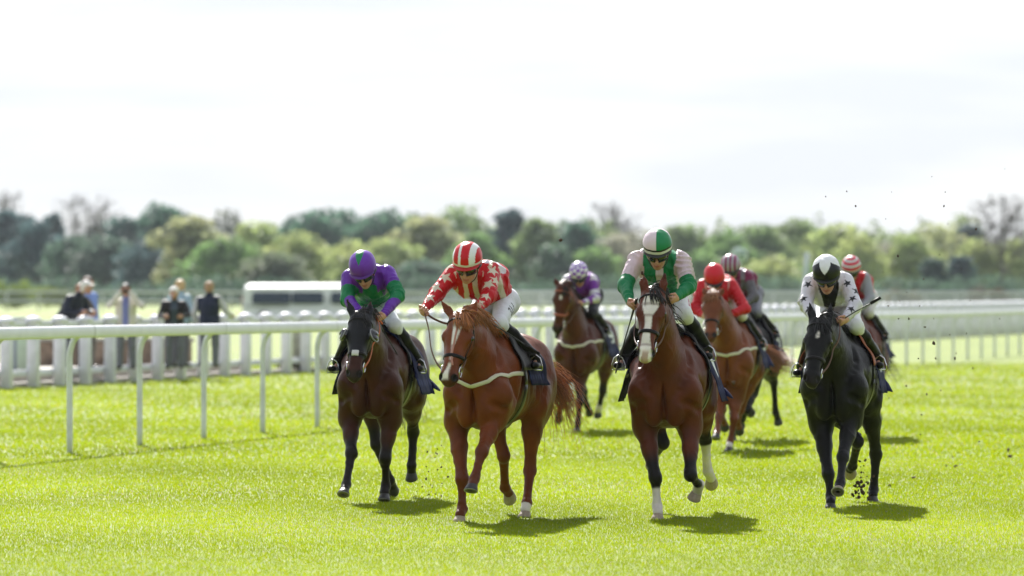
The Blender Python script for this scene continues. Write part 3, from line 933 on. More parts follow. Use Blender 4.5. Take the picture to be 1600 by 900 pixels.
def build_rider(fr, spec, horse):
    J = fr.J; fine = spec.get('vox', .0068)
    root = empty('person', (fr.O[0], fr.O[1], 0), fr.theta)
    tag(root, spec['label'], 'jockey', 'jockeys riding in the race')
    G0 = horse['G']; T = horse['T']
    P = {k_: J(*v) for k_, v in spec['j'].items()}
    hd = P['head']
    pitch = R(spec.get('pitch', 16)); yaw = R(spec.get('yaw', 0)); rol = R(spec.get('hroll', 0))
    fwd = np.array([math.cos(pitch) * math.cos(yaw), math.cos(pitch) * math.sin(yaw), -math.sin(pitch)])
    lfv = unit(np.cross([0, 0, 1.0], fwd)); up = np.cross(fwd, lfv)
    up = up * math.cos(rol) + lfv * math.sin(rol)
    hc = hd - up * .082           # skull centre sits a little under the helmet centre
    shR, shL, elR, elL, haR, haL, pel = (P[x] for x in ('shR', 'shL', 'elR', 'elL', 'haR', 'haL', 'pel'))
    knR, knL, anR, anL = (P[x] for x in ('knR', 'knL', 'anR', 'anL'))
    ch = (shR + shL) / 2 + np.array([-.05, 0, -.06])
    nb = (shR + shL) / 2 + np.array([.03, 0, .03])
    mid = (ch + pel) / 2 + np.array([-.02, 0, .07])
    hipR = pel + np.array([.02, -.08, -.03]); hipL = pel + np.array([.02, .08, -.03])
    # keep knees and ankles outside the horse
    for nm in ('knR', 'knL', 'anR', 'anL'):
        off = .062 if nm[0] == 'k' else .052
        q = P[nm]; 
        if G0.sample(q[None])[0] < off:
            q = G0.snap(q[None], off, 6)[0][0]
        P[nm] = q
    knR, knL, anR, anL = (P[x] for x in ('knR', 'knL', 'anR', 'anL'))
    lat = unit(shL - shR)
    allp = np.array([shR, shL, elR, elL, haR, haL, pel, hc, ch, mid, knR, knL, anR, anL])
    # ---- body (skin): head, neck, torso, arms, hands, legs
    G = Field(allp.min(0) - .22, allp.max(0) + .20, fine)
    H, RM = add_head(G, hc, fwd, up)
    G.cone(nb, hc - up * .04 - fwd * .02, .055, .052, .03)
    G.cone(pel, mid, .085, .085, .05, lat, 1.15); G.cone(mid, ch, .085, .095, .05, lat, 1.2)
    G.cone(shR * .8 + shL * .2, shL * .8 + shR * .2, .045, .045, .05)
    for s_, e_, h_, sg in ((shR, elR, haR, -1), (shL, elL, haL, 1)):
        G.cone(s_, e_, .038, .034, .03); G.cone(e_, h_, .034, .027, .02)
    grips = []
    for e_, h_, sg in ((elR, haR, -1), (elL, haL, 1)):
        d = unit(h_ - e_)
        d = unit(d * .45 + np.array([.75, -sg * .25, -.15]))
        # back of the hand up/outwards, fingers curl down and in
        grips.append(add_hand(G, h_, d, np.array([0.0, -sg * .55, -.75]), np.array([.0, -sg * .7, -.45])))
    for h_, k_, a_ in ((hipR, knR, anR), (hipL, knL, anL)):
        G.cone(h_, k_, .065, .040, .04); G.cone(k_, a_, .036, .022, .02)
        G.cone(a_, a_ + np.array([.09, 0, -.05]), .016, .014, .01)
    V, Q = G.mesh()
    C = np.tile(np.array(spec.get('skin', SKIN)), (len(V), 1)) * (1 + .05 * wob(V, 40))[:, None]
    C = head_colour(V, H, RM, hc, C)
    newmesh('body', V, Q, M_skin, root, True, np.clip(C, 0, 1))
    # ---- silk shirt
    lo = np.minimum.reduce([shR, shL, elR, elL, haR, haL, pel, mid]) - .2; hi = np.maximum.reduce([shR, shL, elR, elL, haR, haL, pel, mid, nb]) + .2
    S = Field(lo, hi, fine)
    S.cone(pel + np.array([.05, 0, .02]), mid, .122, .140, .05, lat, 1.18); S.cone(mid, ch, .140, .150, .05, lat, 1.22)
    S.cone(mid + np.array([-.02, 0, .02]), ch + np.array([-.02, 0, .03]), .12, .12, .06, lat, 1.2)
    S.cone(shR * .86 + shL * .14, shL * .86 + shR * .14, .078, .078, .05)
    S.cone(nb, nb * .55 + (hc - up * .05) * .45, .068, .060, .02)
    arms = []
    for s_, e_, h_ in ((shR, elR, haR), (shL, elL, haL)):
        w_ = h_ + unit(e_ - h_) * .015
        m_ = e_ * .45 + w_ * .55
        S.cone(s_, e_, .072, .060, .04); S.cone(e_, m_, .060, .046, .025); S.cone(m_, w_, .046, .034, .012)
        arms.append((s_, e_, w_))
    # folds: across the sleeves and from the waist
    V, Q = S.mesh()
    N = S.grad(V)
    bones = [(pel, mid), (mid, ch), (ch, nb)] + [(a_[0], a_[1]) for a_ in arms] + [(a_[1], a_[2]) for a_ in arms]
    ds = []; ts = []
    for a_, b_ in bones:
        d_, t_ = segdist(V, a_, b_); ds.append(d_); ts.append(t_)
    ds = np.array(ds); ts = np.array(ts)
    ds[:3] -= .07
    bi = ds.argmin(0); bt = ts[bi, np.arange(len(V))]
    along = np.zeros(len(V))
    for i_, (a_, b_) in enumerate(bones):
        m_ = bi == i_; along[m_] = bt[m_] * np.linalg.norm(b_ - a_)
    isarm = bi >= 3
    fold = np.where(isarm, .0095 * (1 - 2 * np.abs(np.sin(along * 52 + 3.2 * wob(V, 12, 1)))) * sstep(-.5, .5, wob(V, 9, 5)), .014 * (.6 - np.abs(wob(V, 10, 2)) * 2.2) + .007 * (.5 - np.abs(wob(V, 24, 4)) * 2))
    V2 = V + N * fold[:, None]
    info = dict(V=V, N=N, bi=bi, bt=bt, arms=arms, ch=ch, mid=mid, pel=pel, lat=lat, nb=nb, H=H)
    CC = spec['silk'](info)
    newmesh('silks', V2, Q, M_silk, root, True, np.clip(CC, 0, 1))
    # ---- breeches
    lo = np.minimum.reduce([hipR, hipL, knR, knL, pel]) - .2; hi = np.maximum.reduce([hipR, hipL, knR, knL, pel]) + .2
    Bf = Field(lo, hi, fine)
    Bf.cone(hipR, hipL, .108, .108, .05); Bf.ell(pel + np.array([-.05, 0, 0]), (.12, .135, .105), .05)
    for h_, k_, a_ in ((hipR, knR, anR), (hipL, knL, anL)):
        Bf.cone(h_, k_, .096, .062, .05)
        Bf.cone(k_, k_ * .85 + a_ * .15, .066, .056, .02)
    V, Q = Bf.mesh(); N = Bf.grad(V)
    V2 = V + N * (.004 * wob(V, 30, 3))[:, None]
    cb = np.tile(np.array(spec.get('breech', (.72, .72, .74)), float), (len(V), 1))
    if spec.get('leg_mark') is not None:
        mc, rows = spec['leg_mark']
        for h_, k_, sg in ((hipR, knR, -1), (hipL, knL, 1)):
            ax = unit(k_ - h_); ln = np.linalg.norm(k_ - h_)
            out = unit(np.array([.45, sg * .9, .1])); out = unit(out - ax * (out @ ax)); oth = np.cross(ax, out)
            d = V - h_; u_ = (d @ ax) / ln; v_ = (d @ oth) / .035; o_ = d @ out
            # a row of block letters down the thigh
            row = np.floor((u_ - .34) / .10).astype(int); fu = ((u_ - .34) / .10) % 1
            ok = (u_ > .34) & (u_ < .34 + .10 * len(rows)) & (np.abs(v_) < 1) & (o_ > .02)
            for r_, pat in enumerate(rows):
                g = np.array([[int(x) for x in ln_] for ln_ in pat])     # 5 rows x 3 columns glyph
                iu = np.clip((fu / .82 * 3).astype(int), 0, 2); iv = np.clip(((v_ + 1) / 2 * 5).astype(int), 0, 4)
                m_ = ok & (row == r_) & (fu < .82) & (g[iv, iu] == 1)
                cb[m_] = mc
    newmesh('breeches', V2, Q, M_breech, root, True, cb)
    # ---- boots and stirrups
    for k_, a_, sg in ((knR, anR, -1), (knL, anL, 1)):
        lo = np.minimum(k_, a_) - .22; hi = np.maximum(k_, a_) + .22
        B2 = Field(lo, hi, fine)
        top = k_ * .93 + a_ * .07; calf = k_ * .66 + a_ * .34
        B2.cone(top, calf, .058, .060, .02); B2.cone(calf, a_, .060, .042, .02)
        toe = a_ + np.array([.15, sg * .02, -.055])
        heel = a_ + np.array([-.05, 0, -.055])
        B2.cone(a_, heel, .04, .032, .015); B2.cone(heel, toe, .033, .030, .015, (0, 0, 1), .85); B2.ell(toe - np.array([.02, 0, 0]), (.055, .038, .027), .015)
        Vb, Qb = B2.mesh()
        newmesh('boot', Vb, Qb, M_boot, root)
        # stirrup iron hangs from the saddle
        sc_ = toe - np.array([.055, 0, .0])
        pts = np.array([sc_ + np.array([0, math.sin(t) * .055, -.038 + (1 - math.cos(t)) * .062]) for t in np.linspace(-math.pi, math.pi, 24)])
        pts = np.array([sc_ + np.array([0, .050, -.036]), sc_ + np.array([0, .054, .0]), sc_ + np.array([0, .035, .06]), sc_ + np.array([0, 0, .085]), sc_ + np.array([0, -.035, .06]), sc_ + np.array([0, -.054, 0]), sc_ + np.array([0, -.05, -.036]), sc_ + np.array([0, .05, -.036])])
        ir = empty('stirrup'); ir.parent = horse['root']
        MB().tube(pts, .006, 6).build('stirrup_iron', M_metal, ir)
        tp = G0.snap(np.array([T(-.12, sg * .12, 1.42)]), .04)[0][0]
        md_ = G0.snap(np.array([(tp + sc_) / 2 + np.array([0, sg * .05, 0])]), .03)[0][0]
        MB().tube(spline([tp, md_, sc_ + np.array([0, 0, .085])], 12), .009, 6, None, (.010, .003)).build('stirrup_leather', M_leather, ir)
    # ---- helmet with coloured cover, peak and goggles
    hm = empty('helmet'); hm.parent = root
    nu, nv = 120, 60
    f_, l_, u_ = RM[:, 0], RM[:, 1], RM[:, 2]
    hc2 = hc + u_ * .080 - f_ * .006
    V = []; ang = []
    for i in range(nv + 1):
        th = R(108) * i / nv
        for j in range(nu):
            ph = 2 * math.pi * j / nu
            x, y, z = math.sin(th) * math.cos(ph), math.sin(th) * math.sin(ph), math.cos(th)
            r_ = 1 + .012 * math.sin(6 * ph) * (th > .9)
            V.append(hc2 + (f_ * x * .140 + l_ * y * .118 + u_ * z * .122) * r_); ang.append((th, ph, x, y, z))
    ang = np.array(ang); V = np.array(V)
    F = [(i * nu + j, (i + 1) * nu + j, (i + 1) * nu + (j + 1) % nu, i * nu + (j + 1) % nu) for i in range(nv) for j in range(nu)]
    cols = spec['cap'](*ang.T)
    V = V + (.0016 * wob(V, 60, 2))[:, None] * unit(u_)
    newmesh('helmet_cover', V, F, M_helmet, hm, True, cols)
    # rim + peak
    ringp = np.array([hc2 + f_ * math.cos(p) * .140 * math.sin(R(107)) + l_ * math.sin(p) * .118 * math.sin(R(107)) + u_ * math.cos(R(107)) * .122 for p in np.linspace(0, 2 * math.pi, 49)])
    MB().tube(ringp, .006, 6, cap=False).build('helmet_rim', mat('rim_' + spec['id'], spec.get('rim', (.02, .02, .02)), .5), hm)
    Vp = []; n_ = 21
    for i in range(4):
        for j in range(n_):
            p = R(-62 + 124 * j / (n_ - 1)); e = i / 3
            ex = .022 * e * math.cos(p * 1.25)
            Vp.append(hc2 + f_ * (math.cos(p) * .138 + ex) + l_ * math.sin(p) * .117 + u_ * (-.034 - .010 * e - .004 * math.cos(p)))
    Fp = [(i * n_ + j, i * n_ + j + 1, (i + 1) * n_ + j + 1, (i + 1) * n_ + j) for i in range(3) for j in range(n_ - 1)]
    pk = newmesh('peak', Vp, Fp, mat('peak_' + spec['id'], spec.get('peak', (.02, .02, .02)), .45), hm)
    pk.modifiers.new('t', 'SOLIDIFY').thickness = .005
    # goggles
    gg = empty('goggles'); gg.parent = root
    for sg in (-1, 1):
        Vg = []; nn = 12
        for i in range(8):
            for j in range(nn):
                p = sg * R(6 + 62 * j / (nn - 1)); t_ = i / 7 * 2 - 1
                hh = .033 * (1 - .25 * (j / (nn - 1)) ** 2) * (1 if j > 0 else .75)
                bul = .010 * (1 - t_ * t_)
                Vg.append(hc + f_ * (math.cos(p) * (.096 + bul) + .006) + l_ * math.sin(p) * (.078 + bul) + u_ * (.002 + t_ * hh))
        Fg = [(i * nn + j, i * nn + j + 1, (i + 1) * nn + j + 1, (i + 1) * nn + j) for i in range(7) for j in range(nn - 1)]
        o = newmesh('lens', Vg, Fg, M_lens, gg); o.modifiers.new('t', 'SOLIDIFY').thickness = .006
    for tz in (-.033, .034):
        fp = np.array([hc + f_ * (math.cos(p) * .100 + .006) + l_ * math.sin(p) * .083 + u_ * (.002 + tz * (1 - .2 * abs(math.sin(p)))) for p in np.radians(np.linspace(-72, 72, 25))])
        MB().tube(fp, .0045, 6).build('goggle_frame', M_black, gg)
    sp_ = np.array([hc + f_ * math.cos(p) * .118 + l_ * math.sin(p) * .108 - f_ * .01 + u_ * (.004 + .02 * (1 - math.cos(p))) for p in np.radians(np.linspace(62, 298, 30))])
    MB().tube(sp_, .01, 6, None, (.010, .003)).build('goggle_strap', M_black, gg)
    cs = np.array([hc + l_ * .084 + u_ * .03, hc + l_ * .078 - u_ * .05 + f_ * .01, hc + l_ * .05 - u_ * .105 + f_ * .03, hc - u_ * .122 + f_ * .042, hc - l_ * .05 - u_ * .105 + f_ * .03, hc - l_ * .078 - u_ * .05 + f_ * .01, hc - l_ * .084 + u_ * .03])
    MB().tube(spline(cs, 30), .004, 6).build('chin_strap', mat('chin_' + spec['id'], spec.get('chin', (.02, .02, .02)), .6), hm)
    # ---- reins: from the bit over the neck side to the hand, loop between the hands
    if spec.get('reins', True):
        rn = empty('reins'); rn.parent = horse['bridle']
        for sg, g in ((-1, grips[0]), (1, grips[1])):
            b_ = horse['bits'][sg]
            mid_ = (b_ + g) / 2 + np.array([0, sg * .02, -.05])
            pts = spline([b_, b_ * .75 + g * .25 + np.array([0, sg * .02, -.04]), mid_, b_ * .25 + g * .75 + np.array([0, 0, -.025]), g], 30)
            s0 = G0.sample(pts); gr = G0.grad(pts)
            pts = pts + gr * np.clip(.012 - s0, 0, .08)[:, None]
            pts = (np.vstack([pts[:1], pts[:-1]]) + pts + np.vstack([pts[1:], pts[-1:]])) / 3; pts[0] = b_; pts[-1] = g
            MB().tube(pts, .007, 6, None, (.0095, .0035)).build('rein', spec.get('reinmat', M_rein), rn)
        lp = [grips[0], grips[0] * .8 + grips[1] * .2 + np.array([-.03, 0, -.06]), (grips[0] + grips[1]) / 2 + np.array([-.05, 0, -.1]), grips[0] * .2 + grips[1] * .8 + np.array([-.03, 0, -.06]), grips[1]]
        pts = spline(lp, 24); s0 = G0.sample(pts); gr = G0.grad(pts); pts = pts + gr * np.clip(.012 - s0, 0, .12)[:, None]
        MB().tube(pts, .007, 6, None, (.009, .0035)).build('rein', spec.get('reinmat', M_rein), rn)
    # ---- whip
    if 'whip' in spec:
        wq = spec['whip']; g = grips[1 if wq['hand'] == 'L' else 0]
        e = J(*wq['tip']); s_ = J(*wq['butt']) if 'butt' in wq else g - unit(e - g) * .08
        wr = empty('whip', (fr.O[0], fr.O[1], 0), fr.theta)
        tag(wr, wq['label'], 'whip')
        m_ = s_ * .72 + e * .28; m3 = s_ * .2 + e * .8
        MB().tube(np.array([s_, s_ * .5 + m_ * .5, m_]), np.array([.012, .010, .008]), 8).build('handle', M_black, wr)
        MB().tube(spline([m_, (m_ + m3) / 2 + np.array([0, 0, .004]), m3], 10), .0055, 6).build('shaft', M_black, wr)
        MB().tube(np.array([m3, m3 * .5 + e * .5, e]), .01, 8, None, (.013, .004)).build('flap', M_leather, wr)
    return root

# ---- silk patterns (return a colour per vertex)
def solid(n, c): return np.tile(np.array(c, float), (n, 1))
PURPLE = (.145, .030, .40); GREEN = (.006, .21, .075); RED = (.58, .006, .014); CREAM = (.72, .64, .52); WHITE = (.74, .72, .80); BLK = (.010, .010, .014)
def arm_point(i, s, bi, t, side=0.0):
    """centre and outward normal of a spot on a sleeve: arm s (0 right, 1 left), segment 0 upper / 1 fore"""
    a, b = (i['arms'][s][0], i['arms'][s][1]) if bi == 0 else (i['arms'][s][1], i['arms'][s][2])
    ax = unit(b - a); out = np.array([1.0, side, .35]); out = unit(out - ax * (out @ ax))
    return a + (b - a) * t + out * .055, out
def stars(i, C, lst, col):
    for (s, bi, t, side, r, rot) in lst:
        c, n = arm_point(i, s, bi, t, side)
        inside, near = star_mask(i['V'], i['N'], c, n, r, rot)
        m = inside & near & ((i['V'] - c) @ n > -.05) & (i['N'] @ n > .1)
        C[m] = col
    return C
def silk1(i):
    V = i['V']; C = solid(len(V), PURPLE); w = wob(V, 16, 3)
    torso = i['bi'] < 3; lat = (V - i['ch']) @ i['lat']
    C[torso & (i['bi'] < 2) & (np.abs(lat) > .05) & (i['N'][:, 0] > -.1) & (V[:, 2] < i['ch'][2] + .02)] = GREEN
    C[torso & (np.abs(lat) < .06 + .03 * w) & (V[:, 2] < i['ch'][2] - .02)] = GREEN
    up = (i['bi'] == 3) | (i['bi'] == 4); fo = i['bi'] >= 5
    C[up & (i['bt'] > .52 + .12 * w)] = GREEN
    C[fo & (i['bt'] < .30 + .22 * w)] = GREEN
    return C
def silk2(i):
    V = i['V']; C = solid(len(V), RED); torso = i['bi'] < 3
    lat = (V - i['ch']) @ i['lat']
    st = torso & (np.floor((lat + .5) / .042).astype(int) % 2 == 0) & (i['N'][:, 0] > -.25)
    C[st] = CREAM
    back = torso & (i['N'][:, 2] > .35)
    C[back] = RED; C[back & (wob(V, 17, 5) > .28)] = WHITE
    sh = (i['bi'] == 4) & (i['bt'] < .12); C[sh & (wob(V, 30) > 0)] = CREAM
    return stars(i, C, [(0, 0, .50, .0, .062, .2), (0, 1, .10, -.1, .058, .5), (0, 1, .60, 0, .05, .1), (1, 0, .22, .5, .058, .3), (1, 0, .75, .1, .062, .6), (1, 1, .45, .2, .05, .2), (1, 0, .55, 1.6, .055, 0), (0, 0, .0, -.5, .05, .4), (1, 1, .9, 0, .04, 0)], CREAM)
PINK = (.74, .60, .68)
def silk3(i):
    V = i['V']; C = solid(len(V), PINK); torso = i['bi'] < 3
    lat = (V - i['ch']) @ i['lat']
    C[torso & (np.abs(lat) < .135) & (np.abs(lat) > .03)] = GREEN
    C[torso & (np.abs(lat) < .135) & (i['N'][:, 0] < .2)] = GREEN
    up = (i['bi'] == 3) | (i['bi'] == 4)
    C[(up & (i['bt'] > .74)) | (i['bi'] >= 5)] = GREEN
    return C
def silk4(i):
    V = i['V']; C = solid(len(V), WHITE); torso = i['bi'] < 3
    lat = (V - i['ch']) @ i['lat']; h = V[:, 2] - i['ch'][2]
    C[torso & (np.abs(lat) < .085 - .3 * np.clip(-h, 0, .5)) & (i['N'][:, 0] > 0)] = BLK
    C[torso & (np.abs(np.abs(lat) - .16) < .012) & (h > -.05)] = BLK
    return stars(i, C, [(0, 0, .35, -.1, .044, .3), (0, 1, .05, -.1, .044, .1), (0, 1, .65, 0, .05, .4), (1, 0, .30, .1, .044, .2), (1, 0, .90, .0, .044, .5), (1, 1, .55, .1, .044, .1), (1, 0, .6, 1.5, .05, 0)], BLK)
def silk5(i):
    V = i['V']; C = solid(len(V), (.20, .035, .36)); 
    C[(wob(V, 15, 2) > .42)] = WHITE; up = (i['bi'] >= 3)
    C[up & (np.sin(i['bt'] * 9 + 1) > .55)] = WHITE
    return C
def silk6(i):
    V = i['V']; C = solid(len(V), (.60, .010, .022)); lat = (V - i['ch']) @ i['lat']
    C[(i['bi'] < 3) & (np.abs(np.abs(lat) - .13) < .012)] = (.6, .35, .33)
    return C
def silk7(i):
    V = i['V']; C = solid(len(V), (.20, .012, .07)); lat = (V - i['ch']) @ i['lat']
    C[(i['bi'] < 3) & (np.floor((lat + .5) / .055).astype(int) % 2 == 0)] = (.20, .17, .21)
    C[(i['bi'] >= 3) & ((i['bt'] > .3) | (i['bi'] >= 5))] = (.13, .12, .14)
    return C
def silk8(i):
    C = solid(len(i['V']), (.55, .012, .02)); C[i['bi'] >= 3] = (.33, .34, .38); return C
# ---- helmet covers: th from crown, ph about it (0 = front), unit x y z
def cap1(th, ph, x, y, z):
    C = solid(len(th), PURPLE); C[(np.abs(y) < .42 - (th * .42)) & (x > -.25)] = GREEN; C[(th < .3)] = GREEN; return C
def cap2(th, ph, x, y, z):
    C = solid(len(th), RED); C[np.floor((y + 1.11) / .37).astype(int) % 2 == 0] = (.78, .78, .82); 
    C[(y > -.185) & (y < .185)] = RED
    C[(th > R(92))] = (.72, .68, .70); C[th > R(101)] = RED; return C
def cap3(th, ph, x, y, z):
    C = solid(len(th), PINK); C[(y > 0) == (x > -.2)] = GREEN; C[(th > R(86)) & (th < R(92))] = BLK; C[th >= R(92)] = (.75, .75, .78)
    return C
def cap4(th, ph, x, y, z):
    C = solid(len(th), BLK)
    q = np.abs(((ph + math.pi / 4 + math.pi / 5) % (2 * math.pi / 4)) - math.pi / 4)
    q = np.abs(((ph + math.pi / 4) % (math.pi / 2)) - math.pi / 4)
    C[th < R(78) - q * 1.0] = (.78, .78, .82); return C
def cap5(th, ph, x, y, z):
    C = solid(len(th), (.75, .74, .8)); C[((np.floor(th / .34) + np.floor(ph / .52)).astype(int) % 2 == 0)] = (.24, .07, .5); return C
def cap6(th, ph, x, y, z): return solid(len(th), (.62, .012, .03))
def cap7(th, ph, x, y, z):
    C = solid(len(th), (.22, .012, .09)); C[np.floor((y + 1.15) / .23).astype(int) % 2 == 0] = (.36, .32, .37); return C
def cap8(th, ph, x, y, z):
    C = solid(len(th), (.6, .03, .07)); C[np.floor(th / .27).astype(int) % 2 == 0] = (.6, .57, .6); return C
DOWN = (.38, 0, -.92)
